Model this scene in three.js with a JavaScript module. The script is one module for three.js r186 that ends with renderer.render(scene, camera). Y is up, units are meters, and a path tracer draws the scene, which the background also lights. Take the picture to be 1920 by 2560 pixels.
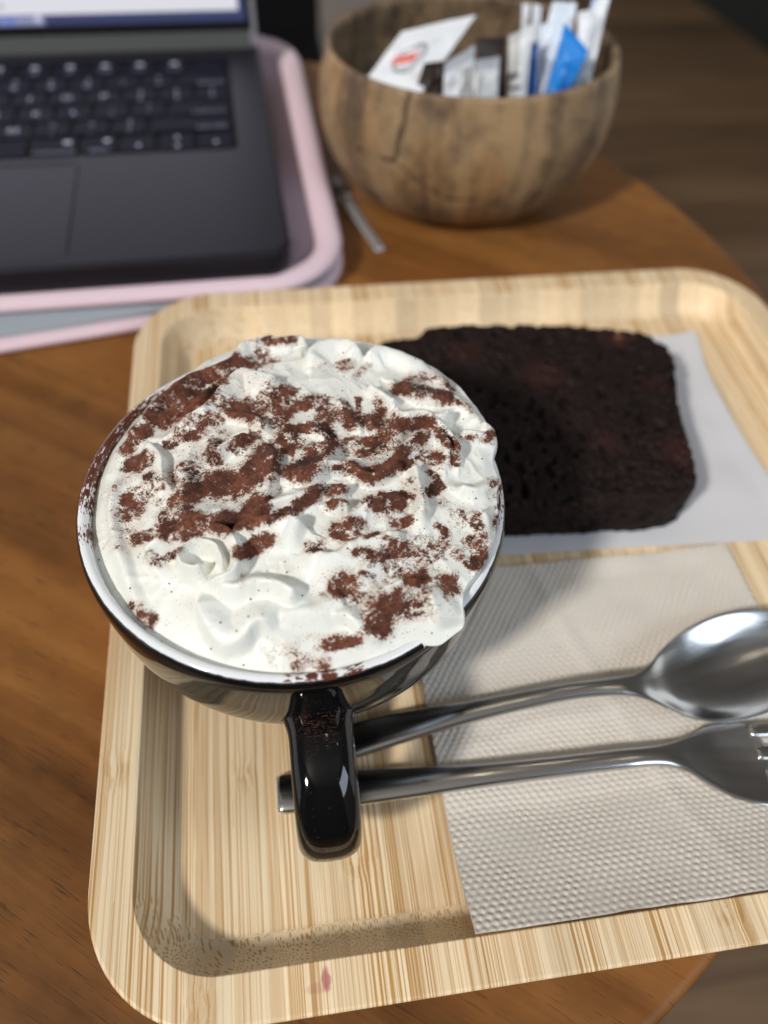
import * as THREE from 'three';
import { mergeGeometries, mergeVertices } from 'three/addons/utils/BufferGeometryUtils.js';
import { RoundedBoxGeometry } from 'three/addons/geometries/RoundedBoxGeometry.js';
import { RectAreaLightUniformsLib } from 'three/addons/lights/RectAreaLightUniformsLib.js';

// ---------------------------------------------------------------- camera, light, exposure
// World: metres, y up, y = 0 is the table top. The tray's front left corner is the origin, x along its front edge, z towards the viewer.
const scene = new THREE.Scene();
const camera = new THREE.PerspectiveCamera(67.31, 0.75, 0.01, 12);
camera.rotation.order = 'YXZ';
camera.rotation.set(-0.918830, -0.188738, 0.063208);
camera.position.set(0.058925, 0.227860, 0.015536);
camera.focus = 0.186;
camera.userData.fStop = 6.2;
scene.background = new THREE.Color(0.74, 0.77, 0.80);          // the shaded room around the table

const renderer = new THREE.WebGLRenderer({ antialias: true });
renderer.toneMapping = THREE.LinearToneMapping;
renderer.toneMappingExposure = 1.22;
renderer.shadowMap.enabled = true;
RectAreaLightUniformsLib.init();

const WINDOWS = [   // [name, label, position of the middle of the pane, width, height, colour, light intensity, glow]
  ['shop_window', 'small bright daylight window facing the handle side of the cup', [-1.36, 1.66, 1.06], 0.21, 0.27, [1, 0.975, 0.93], 295, 8],
  ['side_window', 'wide window of blue sky facing the cutlery side of the tray', [1.35, 1.45, 1.05], 1.1, 1.0, [0.72, 0.85, 1.0], 3.4, 2.0],
];

// ---------------------------------------------------------------- helpers
const mm = 0.001, PI = Math.PI;
function rng(seed) { let a = seed >>> 0; return () => { a = (a + 0x6D2B79F5) >>> 0; let t = a; t = Math.imul(t ^ (t >>> 15), t | 1); t ^= t + Math.imul(t ^ (t >>> 7), t | 61); return ((t ^ (t >>> 14)) >>> 0) / 4294967296; }; }
function hash2(x, y, s = 0) { let h = Math.imul(x | 0, 374761393) ^ Math.imul(y | 0, 668265263) ^ Math.imul(s | 0, 1274126177); h = Math.imul(h ^ (h >>> 13), 1274126177); h ^= h >>> 16; return (h >>> 0) / 4294967296; }
function noise2(x, y, s = 0) {
  const xi = Math.floor(x), yi = Math.floor(y), fx = x - xi, fy = y - yi, u = fx * fx * (3 - 2 * fx), v = fy * fy * (3 - 2 * fy);
  const a = hash2(xi, yi, s), b = hash2(xi + 1, yi, s), c = hash2(xi, yi + 1, s), d = hash2(xi + 1, yi + 1, s);
  return a + (b - a) * u + (c - a) * v + (a - b - c + d) * u * v;
}
function fbm2(x, y, o = 4, s = 0) { let t = 0, a = 0.5, n = 0; for (let i = 0; i < o; i++) { t += a * noise2(x, y, s + i * 17); n += a; a *= 0.5; x = x * 2.03 + 7.1; y = y * 2.03 + 3.7; } return t / n; }
function noise3(x, y, z, s = 0) {
  const zi = Math.floor(z), fz = z - zi, w = fz * fz * (3 - 2 * fz);
  const a = noise2(x, y, s + zi * 131), b = noise2(x, y, s + (zi + 1) * 131);
  return a + (b - a) * w;
}
function fbm3(x, y, z, o = 4, s = 0) { let t = 0, a = 0.5, n = 0; for (let i = 0; i < o; i++) { t += a * noise3(x, y, z, s + i * 977); n += a; a *= 0.5; x = x * 2.03 + 7.1; y = y * 2.03 + 3.7; z = z * 2.03 + 1.3; } return t / n; }
const clamp = (x, a = 0, b = 1) => Math.min(b, Math.max(a, x));
const lerp = (a, b, t) => a + (b - a) * t;
const sstep = (a, b, x) => { const t = clamp((x - a) / (b - a)); return t * t * (3 - 2 * t); };
const toS = (x) => Math.round(255 * clamp(x <= 0.0031308 ? x * 12.92 : 1.055 * Math.pow(x, 1 / 2.4) - 0.055));
const SLUT = new Uint8Array(4097); for (let i = 0; i <= 4096; i++) SLUT[i] = toS(i / 4096);
const s8 = (x) => SLUT[(clamp(x) * 4096) | 0];
function colourTex(w, h, f, wrap = THREE.ClampToEdgeWrapping) {     // f(u, v, out): linear colour
  const d = new Uint8Array(w * h * 4), o = [0, 0, 0];
  for (let j = 0; j < h; j++) for (let i = 0; i < w; i++) { f((i + 0.5) / w, (j + 0.5) / h, o); const k = (j * w + i) * 4; d[k] = s8(o[0]); d[k + 1] = s8(o[1]); d[k + 2] = s8(o[2]); d[k + 3] = 255; }
  const t = new THREE.DataTexture(d, w, h, THREE.RGBAFormat); t.colorSpace = THREE.SRGBColorSpace; finish(t, wrap); return t;
}
function valueTex(w, h, f, wrap = THREE.ClampToEdgeWrapping) {
  const d = new Uint8Array(w * h * 4);
  for (let j = 0; j < h; j++) for (let i = 0; i < w; i++) { const v = Math.round(255 * clamp(f((i + 0.5) / w, (j + 0.5) / h))), k = (j * w + i) * 4; d[k] = d[k + 1] = d[k + 2] = v; d[k + 3] = 255; }
  const t = new THREE.DataTexture(d, w, h, THREE.RGBAFormat); finish(t, wrap); return t;
}
function finish(t, wrap) { t.wrapS = t.wrapT = wrap; t.magFilter = THREE.LinearFilter; t.minFilter = THREE.LinearMipmapLinearFilter; t.generateMipmaps = true; t.needsUpdate = true; }
const lin = (r, g, b) => new THREE.Color().setRGB(r, g, b);
const std = (o) => new THREE.MeshStandardMaterial(o);
const phy = (o) => new THREE.MeshPhysicalMaterial(o);

const used = {};
function numbered(n) { used[n] = (used[n] ?? -1) + 1; return used[n] ? n + '_' + String(used[n]).padStart(3, '0') : n; }
function part(name, geo, mat, parent) {            // geometry in millimetres, relative to the parent's base
  geo.scale(mm, mm, mm);
  const m = new THREE.Mesh(geo, mat); m.name = name; m.castShadow = m.receiveShadow = true; parent.add(m); return m;
}
function thing(name, label, category, at = [0, 0, 0], turn = 0, group) {
  const g = new THREE.Group(); g.name = numbered(name); g.position.set(at[0] * mm, at[1] * mm, at[2] * mm); g.rotation.y = turn;
  g.userData = { label, category }; if (group) g.userData.group = group; scene.add(g); return g;
}
function structure(name, geo, mat) { const m = part(name, geo, mat, scene); m.userData.kind = 'structure'; return m; }
function gridGeo(nu, nv, f) {                      // f(u, v) -> [x, y, z, tu, tv]; faces look up when u runs along x and v along z
  const pos = new Float32Array((nu + 1) * (nv + 1) * 3), uv = new Float32Array((nu + 1) * (nv + 1) * 2), idx = [];
  for (let j = 0; j <= nv; j++) for (let i = 0; i <= nu; i++) { const k = j * (nu + 1) + i, p = f(i / nu, j / nv); pos.set([p[0], p[1], p[2]], k * 3); uv.set([p[3] ?? i / nu, p[4] ?? j / nv], k * 2); }
  for (let j = 0; j < nv; j++) for (let i = 0; i < nu; i++) { const a = j * (nu + 1) + i, b = a + 1, c = a + nu + 1, d = c + 1; idx.push(a, c, b, b, c, d); }
  const g = new THREE.BufferGeometry(); g.setAttribute('position', new THREE.BufferAttribute(pos, 3)); g.setAttribute('uv', new THREE.BufferAttribute(uv, 2)); g.setIndex(idx); g.computeVertexNormals(); return g;
}
function ringsGeo(rings, closedTop = false, uvf) {  // rings of equal-length point loops, outside first
  const n = rings[0].length, pos = [], uv = [], idx = [];
  rings.forEach((r) => r.forEach((p) => { pos.push(p[0], p[1], p[2]); const t = uvf ? uvf(p) : [p[0], p[2]]; uv.push(t[0], t[1]); }));
  for (let j = 0; j < rings.length - 1; j++) for (let i = 0; i < n; i++) { const a = j * n + i, b = j * n + (i + 1) % n, c = a + n, d = b + n; idx.push(a, b, c, b, d, c); }
  if (closedTop) { const r = rings[rings.length - 1]; let x = 0, y = 0, z = 0; r.forEach((p) => { x += p[0] / n; y += p[1] / n; z += p[2] / n; }); const k = pos.length / 3; pos.push(x, y, z); const t = uvf ? uvf([x, y, z]) : [x, z]; uv.push(t[0], t[1]); for (let i = 0; i < n; i++) idx.push((rings.length - 1) * n + i, (rings.length - 1) * n + (i + 1) % n, k); }
  const g = new THREE.BufferGeometry(); g.setAttribute('position', new THREE.Float32BufferAttribute(pos, 3)); g.setAttribute('uv', new THREE.Float32BufferAttribute(uv, 2)); g.setIndex(idx); g.computeVertexNormals(); return g;
}
function flipped(g) { const a = g.index.array; for (let i = 0; i < a.length; i += 3) { const t = a[i]; a[i] = a[i + 1]; a[i + 1] = t; } g.computeVertexNormals(); return g; }
function roundRect(x0, x1, z0, z1, r, per = 12) {   // loop of [x, z], anticlockwise seen from above (towards -y: x right, z down)
  const out = [], c = [[x1 - r, z1 - r, 0], [x0 + r, z1 - r, 1], [x0 + r, z0 + r, 2], [x1 - r, z0 + r, 3]];
  for (const [cx, cz, q] of c) for (let i = 0; i <= per; i++) { const a = (q + i / per) * PI / 2; out.push([cx + r * Math.cos(a), cz + r * Math.sin(a)]); }
  return out.reverse();
}
function dense(loop, step) { const o = []; loop.forEach((p, i) => { const q = loop[(i + 1) % loop.length], d = Math.hypot(q[0] - p[0], q[1] - p[1]), n = Math.max(1, Math.round(d / step)); for (let k = 0; k < n; k++) o.push([lerp(p[0], q[0], k / n), lerp(p[1], q[1], k / n)]); }); return o; }
function catmull(pts, n) { const c = new THREE.CatmullRomCurve3(pts.map((p) => new THREE.Vector3(p[0], p[1] ?? 0, p[2] ?? 0)), false, 'centripetal'); return c.getPoints(n); }
function table1(rows, x) {                          // smooth interpolation of rows [x, a, b, ...]
  let i = 0; while (i < rows.length - 2 && x > rows[i + 1][0]) i++;
  const a = rows[Math.max(0, i - 1)], b = rows[i], c = rows[i + 1], d = rows[Math.min(rows.length - 1, i + 2)], t = clamp((x - b[0]) / (c[0] - b[0]));
  return b.slice(1).map((_, k) => { const j = k + 1, m1 = (c[j] - a[j]) / Math.max(1e-6, c[0] - a[0]) * (c[0] - b[0]), m2 = (d[j] - b[j]) / Math.max(1e-6, d[0] - b[0]) * (c[0] - b[0]), t2 = t * t, t3 = t2 * t; return (2 * t3 - 3 * t2 + 1) * b[j] + (t3 - 2 * t2 + t) * m1 + (-2 * t3 + 3 * t2) * c[j] + (t3 - t2) * m2; });
}

// ---------------------------------------------------------------- windows that light the table
for (const [name, label, c, w, h, rgb, power, glow] of WINDOWS) {
  const g = thing(name, label, 'window', [c[0] * 1000, 0, c[2] * 1000]);
  const to = new THREE.Vector3(0.12 - c[0], 0, -0.12 - c[2]).normalize(), ang = Math.atan2(to.x, to.z);
  g.rotation.y = ang;
  const W = w * 1000, H = h * 1000, Y = c[1] * 1000;
  const frameMat = std({ color: lin(0.05, 0.05, 0.05), roughness: 0.6 });
  for (const [x, y, sx, sy] of [[-W / 2 - 25, Y, 50, H + 100], [W / 2 + 25, Y, 50, H + 100], [0, Y + H / 2 + 25, W, 50], [0, Y - H / 2 - 25, W, 50]]) part('frame', new THREE.BoxGeometry(sx, sy, 60).translate(x, y, -20), frameMat, g);
  part('mullion', new THREE.BoxGeometry(24, H, 40).translate(0, Y, -14), frameMat, g);
  part('wall_below', new THREE.BoxGeometry(W + 100, Y - H / 2 - 50 + 740, 80).translate(0, (Y - H / 2 - 50 - 740) / 2, -20), std({ color: lin(0.25, 0.23, 0.2), roughness: 0.9 }), g);
  part('window_pane', new THREE.BoxGeometry(W, H, 4).translate(0, Y, -30), std({ color: lin(0.02, 0.02, 0.02), emissive: lin(...rgb), emissiveIntensity: glow }), g);
  const L = new THREE.RectAreaLight(lin(...rgb), power, w, h);
  L.position.set(c[0] + to.x * 0.03, c[1], c[2] + to.z * 0.03); L.lookAt(L.position.x + to.x, L.position.y, L.position.z + to.z); scene.add(L);
}
const STROKES = [
  [5, 12, 1.5, 1, [-28.6,7.3,-26.2,13.4,-19.8,16.8,-14.2,16.9,-9.4,16.9,-6.6,12.6,-5.0,6.8,-4.6,0.3,-6.5,-5.3]],
  [4, 6, 1.6, 1, [-26.0,-3.8,-27.1,0.5,-25.9,5.3,-28.6,7.3]],
  [5.5, 5, 1.2, 1, [-20.0,-8.7,-19.2,-2.4,-16.4,-3.4,-8.4,-8.5]],
  [6.75, 5, 1.5, -1, [-32.4,24.1,-33.9,20.6,-30.8,19.1,-25.5,19.0,-19.5,18.4,-15.2,21.3,-13.4,26.3,-14.8,30.1,-18.5,31.2,-22.8,29.9]],
  [6.75, 2.2, 1.2, -1, [-19.9,30.2,-17.2,27.4,-18.9,23.3,-23.3,21.5,-26.3,23.5,-25.7,26.7,-22.7,27.7,-21.9,25.7]],
  [5.4, 11, 1.3, 1, [-22.5,31.1,-22.7,36.2,-21.2,40.9,-17.5,44.3,-13.9,43.9,-11.7,41.7,-9.5,41.1,-7.2,43.4]],
  [6.075, 5, 3, 1, [-19.2,31.4,-15.0,33.3,-9.6,32.8,-4.5,35.0,-0.4,37.6]],
  [6.075, 8, 1.6, -1, [-14.8,21.3,-14.0,19.9,-9.5,18.2,-3.3,18.8,2.1,20.9]],
  [5.4, 6, 1.4, 1, [-13.1,16.7,-6.7,15.2,-1.1,14.1,4.4,12.0,5.3,10.2]],
  [3, 4, 2, 1, [-42.8,-6.7,-44.4,1.3,-43.4,11.0,-40.2,22.4,-37.1,31.5,-34.6,36.7]],
  [4, 5, 1.4, -1, [-36.4,-14.5,-32.2,-7.6,-31.2,-0.8,-29.4,5.2]],
  [5, 6, 2, -1, [-42.9,-13.5,-37.8,-20.9,-32.7,-30.4,-24.0,-35.9,-15.1,-39.2,-9.7,-47.1,-2.3,-47.8]],
  [3.5, 4, 2, 1, [-33.9,-21.7,-28.4,-24.8,-22.0,-26.7,-17.7,-32.0,-11.2,-34.8]],
  [5.5, 8, 2.5, -1, [-30.1,-14.9,-23.4,-17.6,-18.5,-23.4,-11.6,-32.6,-5.6,-29.0,-0.6,-27.4]],
  [3.5, 4, 2, 1, [-19.7,-19.0,-13.5,-17.4,-8.2,-13.8,-5.5,-9.8]],
  [5.5, 11, 1.3, -1, [8.9,-4.9,8.5,1.6,7.2,5.5,3.5,7.7,-0.3,8.0]],
  [5, 5, 1.4, 1, [4.5,5.3,9.6,4.2,13.2,3.8,14.9,5.9,17.4,8.0,21.4,7.6,24.1,5.1,26.4,5.6]],
  [4, 5, 1.4, 1, [-4.0,18.1,0.7,14.3,5.1,11.1,5.8,9.3]],
  [6, 2.8, 1.6, 1, [7.7,11.8,10.0,11.9,11.9,11.5]],
  [5, 4, 1.5, 1, [7.0,14.9,9.2,15.5,11.9,15.4]],
  [5, 6, 2, -1, [8.6,21.4,13.4,18.3,17.2,15.9,20.8,14.6,25.1,12.0]],
  [3.5, 8, 2, -1, [0.8,26.3,7.2,28.1,13.8,24.6,19.6,23.7,25.3,23.1]],
  [5, 4, 2, -1, [29.2,3.6,29.4,9.6,29.2,15.7,28.4,20.6]],
  [6, 5, 1.4, -1, [23.6,3.1,27.5,-1.1,32.1,-3.9,36.5,-5.0,38.7,-1.2,37.8,3.6]],
  [5.5, 4, 1.4, -1, [23.9,-4.4,28.8,-9.6,34.2,-11.3,38.6,-7.3,41.1,-2.3,41.1,3.0]],
  [5.5, 7, 1.2, 1, [26.7,-15.0,27.4,-11.3,32.9,-11.3,39.2,-10.2,42.2,-13.7]],
  [4.5, 8, 1.5, 1, [28.8,-26.0,34.3,-19.3,40.8,-18.6,43.8,-19.2]],
  [3, 5, 2, -1, [40.4,-35.9,43.2,-28.9,44.1,-21.1,48.9,-14.8,49.6,-10.1]],
  [6, 3, 2.5, 1, [49.8,-8.9,51.7,-9.5,53.1,-7.8]],
  [4, 3, 1.6, 1, [53.0,-5.5,49.2,-6.1,42.8,-6.7]],
  [3.5, 3, 3, 1, [52.6,7.1,48.3,9.6,43.3,11.6,38.6,10.1]],
  [4.5, 4, 1.6, -1, [41.6,17.6,44.7,18.6,44.0,25.5,42.0,31.7,38.7,32.8]],
  [4, 6, 2, -1, [11.9,35.2,12.9,32.4,15.4,29.9,18.7,26.9]],
  [4.5, 7, 1.6, -1, [13.2,41.7,15.1,38.4,18.9,36.5,23.5,35.2,25.5,36.8]],
  [5, 10, 1, 1, [25.6,36.5,27.3,39.8,28.6,43.1,33.4,43.0,36.1,42.4,37.5,40.3,38.5,35.8]],
  [5, 8, 2, -1, [7.2,-34.6,8.1,-40.0,14.3,-43.3,19.5,-41.2,20.8,-36.4]],
  [4.5, 7, 2, -1, [22.0,-35.6,26.2,-39.8,31.6,-38.7,34.9,-36.3,40.7,-35.2]],
  [4, 5, 1.6, 1, [21.6,-24.9,24.4,-20.1,27.3,-16.2]],
  [5, 6, 2, -1, [-13.4,-44.7,-9.6,-50.7,-5.0,-49.8,-1.4,-47.5,5.0,-47.1,5.3,-44.5]],
  [3, 3, 1.5, 1, [12.8,-19.9,15.1,-13.4,17.8,-7.9]],
  [4, 5, 1.4, 1, [21.0,-13.8,21.0,-7.9,24.1,-6.1,26.9,-8.4]],
  [4, 4, 1.8, -1, [-2.5,-8.2,1.7,-10.1,5.7,-9.7,9.2,-4.3]],
  [3, 5, 4, 1, [-7.3,39.4,-2.1,39.5,3.2,39.4,6.2,38.3,8.7,37.5]],
  [3, 5, 1.5, 1, [4.9,40.3,9.0,41.4,12.1,45.0,16.2,46.7]]
];
const COCOA = [
  [3.19, 0.95, [-22.3,-1.6,-17.7,-0.4,-12.0,-1.2,-8.0,-4.2,-5.9,-9.2]],
  [2.73, 0.8, [-27.1,-4.9,-24.7,-0.5,-21.6,1.4]],
  [2.28, 0.95, [-27.8,3.4,-25.5,8.5,-19.8,10.5,-12.4,10.6,-8.1,6.5]],
  [1.59, 0.95, [-13.3,-11.1,-9.2,-15.0]],
  [1.59, 0.85, [-19.2,-14.2,-18.8,-8.2]],
  [1.71, 0.4, [-17.6,-17.3,-15.2,-12.5]],
  [1.37, 0.9, [-30.7,-16.3,-26.6,-17.1,-21.7,-18.0]],
  [1.71, 0.4, [-29.2,-19.4,-20.5,-22.5]],
  [2.05, 0.95, [-39.4,-10.9,-36.0,-11.2]],
  [2.28, 0.85, [-33.5,-3.5,-35.9,-1.4,-38.8,-0.4,-39.8,3.8]],
  [1.37, 0.8, [-34.9,-6.3,-31.5,-2.6]],
  [1.71, 0.5, [-31.0,1.4,-29.3,6.9]],
  [1.59, 0.9, [-31.6,10.3,-27.4,13.2,-22.5,12.1,-20.6,12.3]],
  [1.59, 0.85, [-30.9,7.2,-27.8,9.9,-23.6,11.0]],
  [1.14, 0.8, [-38.3,12.5,-33.6,11.4]],
  [2.05, 0.95, [-32.1,-24.8,-26.2,-28.5,-19.3,-29.7]],
  [2.51, 0.9, [-32.8,-34.0,-26.7,-39.4,-21.0,-41.6,-13.4,-44.5]],
  [1.59, 0.85, [-37.2,-27.3,-33.9,-31.0]],
  [1.14, 0.9, [-29.2,-34.4,-19.9,-33.7]],
  [2.05, 0.85, [-18.7,-43.4,-9.8,-42.4,-6.6,-47.1]],
  [1.37, 0.7, [-9.6,-53.9,-4.1,-52.1,2.8,-51.7]],
  [1.71, 0.6, [-7.9,-48.0,-4.4,-45.9]],
  [2.28, 0.8, [-15.9,-27.1,-10.1,-25.6,-3.1,-25.3,-0.7,-30.1]],
  [1.37, 0.9, [-13.5,-23.7,-8.6,-22.4]],
  [2.28, 0.7, [-8.4,-28.0,-1.5,-31.6]],
  [1.28, 0.4, [-20.1,-22.4,-15.1,-25.2]],
  [2.56, 0.25, [-17.7,-33.3,-9.0,-35.9]],
  [2.28, 0.95, [-41.7,-17.6,-38.0,-21.3]],
  [2.73, 0.9, [-39.1,-22.8,-36.2,-25.8]],
  [0.73, 0.85, [-32.0,19.6,-29.3,18.6,-26.3,16.9]],
  [0.91, 0.7, [-33.9,17.2,-31.6,19.6]],
  [1.59, 0.9, [-13.1,19.0,-10.9,18.4,-7.5,16.5]],
  [1.18, 0.9, [-6.5,11.8,-1.9,9.1,1.9,7.2,4.8,4.1]],
  [1.46, 0.85, [-36.0,33.6,-35.3,34.6]],
  [0.94, 0.5, [-39.0,30.3,-36.7,31.0]],
  [1.71, 0.15, [-12.0,26.4,-4.1,25.6]],
  [0.85, 0.5, [1.9,30.4,5.0,32.5]],
  [1.71, 0.4, [-6.9,45.6,-2.0,45.4,4.0,44.1]],
  [1.28, 0.5, [-2.3,49.3,3.6,49.2]],
  [2.99, 0.3, [-38.7,-7.0,-41.9,-2.5]],
  [2.56, 0.25, [-39.3,6.7,-41.2,12.1]],
  [2.05, 0.9, [-0.9,-15.1,-0.4,-10.6]],
  [2.28, 0.95, [0.6,-2.2,4.3,-4.9,7.4,-8.9]],
  [1.37, 0.9, [1.3,-0.2,6.1,-2.6]],
  [2.05, 0.95, [7.0,-17.2,9.8,-21.6,10.4,-23.4]],
  [1.82, 0.95, [8.4,-15.3,10.1,-11.8]],
  [1.14, 1, [2.8,-15.9,6.4,-15.6]],
  [1.71, 0.6, [10.7,-39.7,17.0,-39.9]],
  [0.85, 0.5, [19.1,-35.6,22.7,-38.7]],
  [2.05, 0.95, [31.0,-28.8,36.9,-27.2,41.9,-24.9]],
  [1.71, 0.5, [30.1,-31.5,38.1,-33.5,43.9,-30.5]],
  [1.28, 0.6, [40.8,-33.3,44.6,-29.1]],
  [1.28, 0.9, [14.4,-25.5,15.6,-21.2,15.4,-15.9]],
  [0.68, 0.95, [18.8,-26.5,18.2,-21.5]],
  [1.14, 0.7, [23.3,-24.3,24.4,-20.0]],
  [2.51, 1, [20.7,-17.8,22.9,-15.4,25.4,-15.8,23.4,-13.1]],
  [1.59, 0.9, [14.0,-10.4,18.1,-11.2,21.3,-9.8]],
  [1.14, 0.9, [18.4,-6.9,21.8,-7.7]],
  [1.37, 0.85, [28.7,-15.0,33.9,-15.3,37.6,-11.5,40.0,-6.4,40.4,-2.1]],
  [1.37, 0.95, [24.0,-3.2,27.3,-6.2,31.6,-9.1]],
  [1.28, 0.6, [28.2,-9.4,33.2,-11.3]],
  [1.82, 0.85, [32.1,-4.8,34.8,-3.6]],
  [1.37, 0.9, [24.2,-1.7,28.3,-1.9]],
  [1.82, 0.98, [13.9,-2.5,16.8,-0.2,21.6,-0.8]],
  [0.55, 0.8, [8.4,-2.0,13.1,-2.6]],
  [1.14, 0.9, [32.6,6.6,35.0,4.8]],
  [0.91, 0.7, [33.2,0.6,34.9,2.7]],
  [2.05, 0.95, [18.3,9.7,22.7,9.1,24.7,8.4]],
  [1.37, 0.9, [17.3,8.7,20.5,7.5]],
  [2.05, 0.8, [9.6,16.2,13.1,15.2]],
  [1.28, 0.6, [2.0,19.4,4.9,19.3]],
  [1.28, 0.9, [7.8,4.4,11.7,3.8]],
  [1, 0.95, [8.2,8.3,11.5,8.6]],
  [1.14, 0.95, [-0.9,9.6,3.9,5.5,5.6,3.2]],
  [2.14, 0.3, [28.5,4.3,29.2,10.2]],
  [1.37, 0.85, [22.7,14.8,25.4,14.6]],
  [1.5, 0.55, [35.6,10.3,37.6,12.9,37.7,16.6]],
  [0.91, 0.7, [32.2,16.2,34.4,19.6]],
  [1.5, 0.6, [47.7,9.8,49.2,12.9]],
  [1.59, 0.95, [48.0,16.1,48.1,17.6]],
  [0.68, 0.8, [48.2,5.8,50.6,4.4]],
  [1.82, 0.85, [39.4,22.8,41.6,21.7,42.1,25.8,39.4,27.8]],
  [1.59, 0.7, [35.9,25.2,39.8,25.2]],
  [1.14, 0.7, [41.6,15.6,42.2,18.5]],
  [2.96, 0.75, [20.6,25.0,24.5,23.6,28.4,23.1,30.6,24.1]],
  [2.05, 0.7, [20.3,27.5,26.2,28.1]],
  [1.59, 0.9, [23.6,30.9,26.2,30.7]],
  [1.14, 0.85, [12.7,22.4,15.6,23.5,15.4,25.3]],
  [2.05, 0.85, [7.5,31.1,9.1,29.6,10.2,33.1]],
  [0.82, 0.8, [4.5,32.4,7.3,33.6]],
  [0.68, 0.9, [12.9,27.9,15.4,28.7]],
  [2.73, 0.85, [15.4,38.7,19.2,36.7,23.9,36.8]],
  [2.28, 1, [14.8,40.2,15.5,40.7]],
  [1.59, 0.9, [13.7,40.9,16.4,42.5]],
  [0.91, 0.8, [25.3,37.4,25.5,39.1]],
  [2.05, 0.75, [32.7,32.7,33.3,34.1]],
  [0.68, 0.7, [30.9,36.3,31.2,36.4]],
  [1, 0.8, [52.8,-11.2,49.4,-9.6,45.9,-9.9]],
  [1.07, 0.4, [44.7,-10.5,41.8,-11.3]],
  [1.07, 0.6, [44.2,-22.9,47.0,-21.5,48.9,-19.6]],
  [1, 0.9, [4.2,45.4,8.4,45.1,10.8,44.9]],
  [0.91, 0.7, [5.4,43.5,8.5,43.5]],
  [0.91, 0.8, [11.4,42.6,12.8,42.4]],
  [1.71, 0.45, [26.7,21.5,32.7,20.8,36.2,23.4]],
  [0.68, 0.7, [19.1,19.0,20.8,20.1]],
  [0.55, 0.8, [14.6,18.6,17.7,17.5]],
  [2.56, 0.3, [16.8,25.8,17.0,30.6]],
  [2.56, 0.3, [30.1,-8.1,31.8,1.5]],
  [2.56, 0.2, [11.5,12.8,18.2,13.9,24.8,10.7]],
  [2.44, 0.95, [-35.9,-28.2,-29.2,-35.9,-21.4,-40.3]],
  [2.24, 0.85, [-24.0,-38.0,-15.6,-41.3,-8.0,-45.0]],
  [2.03, 0.8, [-30.5,-26.9,-23.7,-31.9,-17.7,-35.3]],
  [2.24, 0.75, [-25.9,-21.1,-19.2,-22.2]],
  [2.03, 0.85, [-10.2,-23.2,-4.2,-20.1,-1.5,-23.4]],
  [1.63, 0.8, [0.6,-25.0,5.7,-26.3,9.9,-27.1]],
  [1.83, 0.6, [13.5,-20.8,18.2,-18.1]],
  [1.63, 0.7, [14.5,-8.2,20.8,-6.7,25.4,-9.6]]
];
// ---------------------------------------------------------------- floor, wall and table
const floorTex = colourTex(1024, 1024, (u, v, o) => {
  const x = u * 2400, z = v * 2400, pl = Math.floor(z / 130), e = Math.abs((z / 130) % 1 - 0.5) * 2;
  const t = 0.75 + 0.5 * hash2(pl, 3, 5), g = fbm2(x / 160, z / 9, 4, 9 + pl), joint = e > 0.975 ? 0.45 : 1;
  const k = t * (0.55 + 0.9 * g) * joint; o[0] = 0.175 * k; o[1] = 0.104 * k; o[2] = 0.055 * k;
}, THREE.RepeatWrapping);
structure('floor', gridGeo(1, 1, (u, v) => [lerp(-4000, 5000, u), -740, lerp(-6000, 3000, v), u * 3.75, v * 3.75]), std({ map: floorTex, roughness: 0.45 }));
{
  const w = structure('wall', new THREE.BoxGeometry(160, 1400, 3000).translate(80, 700, -1500 + 400), std({ color: lin(0.006, 0.008, 0.005), roughness: 0.8 }));
  w.position.set(1.603, -0.74, -2.322); w.rotation.y = 0.178;
}
structure('ceiling', new THREE.BoxGeometry(12000, 60, 12000).translate(0, 2330, -800), std({ color: lin(0.20, 0.185, 0.17), roughness: 0.9 }));
for (const [x, z, what] of [[0.25, -0.55, 'over the coconut bowl'], [0.95, -0.35, 'over the cutlery side of the tray'], [0.65, -1.25, 'beyond the table edge'], [-0.55, -0.95, 'behind the laptop']]) {
  const l = thing('pendant_lamp', 'small glowing bulb hanging from the ceiling ' + what, 'lamp', [x * 1000, 1900, z * 1000], 0, 'pendant lamps');
  part('light_bulb', new THREE.SphereGeometry(28, 24, 16).translate(0, 28, 0), std({ color: lin(0.1, 0.1, 0.1), emissive: lin(1, 0.86, 0.66), emissiveIntensity: 9 }), l);
  part('lamp_cap', new THREE.CylinderGeometry(16, 20, 40, 20).translate(0, 72, 0), std({ color: lin(0.02, 0.02, 0.02), roughness: 0.5 }), l);
  part('lamp_cable', new THREE.CylinderGeometry(3, 3, 310, 8).translate(0, 245, 0), std({ color: lin(0.02, 0.02, 0.02), roughness: 0.7 }), l);
  const p = new THREE.PointLight(lin(1, 0.86, 0.66), 0.06); p.position.set(x, 1.928, z); p.castShadow = true; scene.add(p);
}
structure('added_dark_wall', new THREE.BoxGeometry(9000, 3040, 100).translate(0, 780, 1950), std({ color: lin(0.06, 0.055, 0.05), roughness: 0.9 }));  // unseen dark wall, added so the cup and handle mirror something dark
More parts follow.
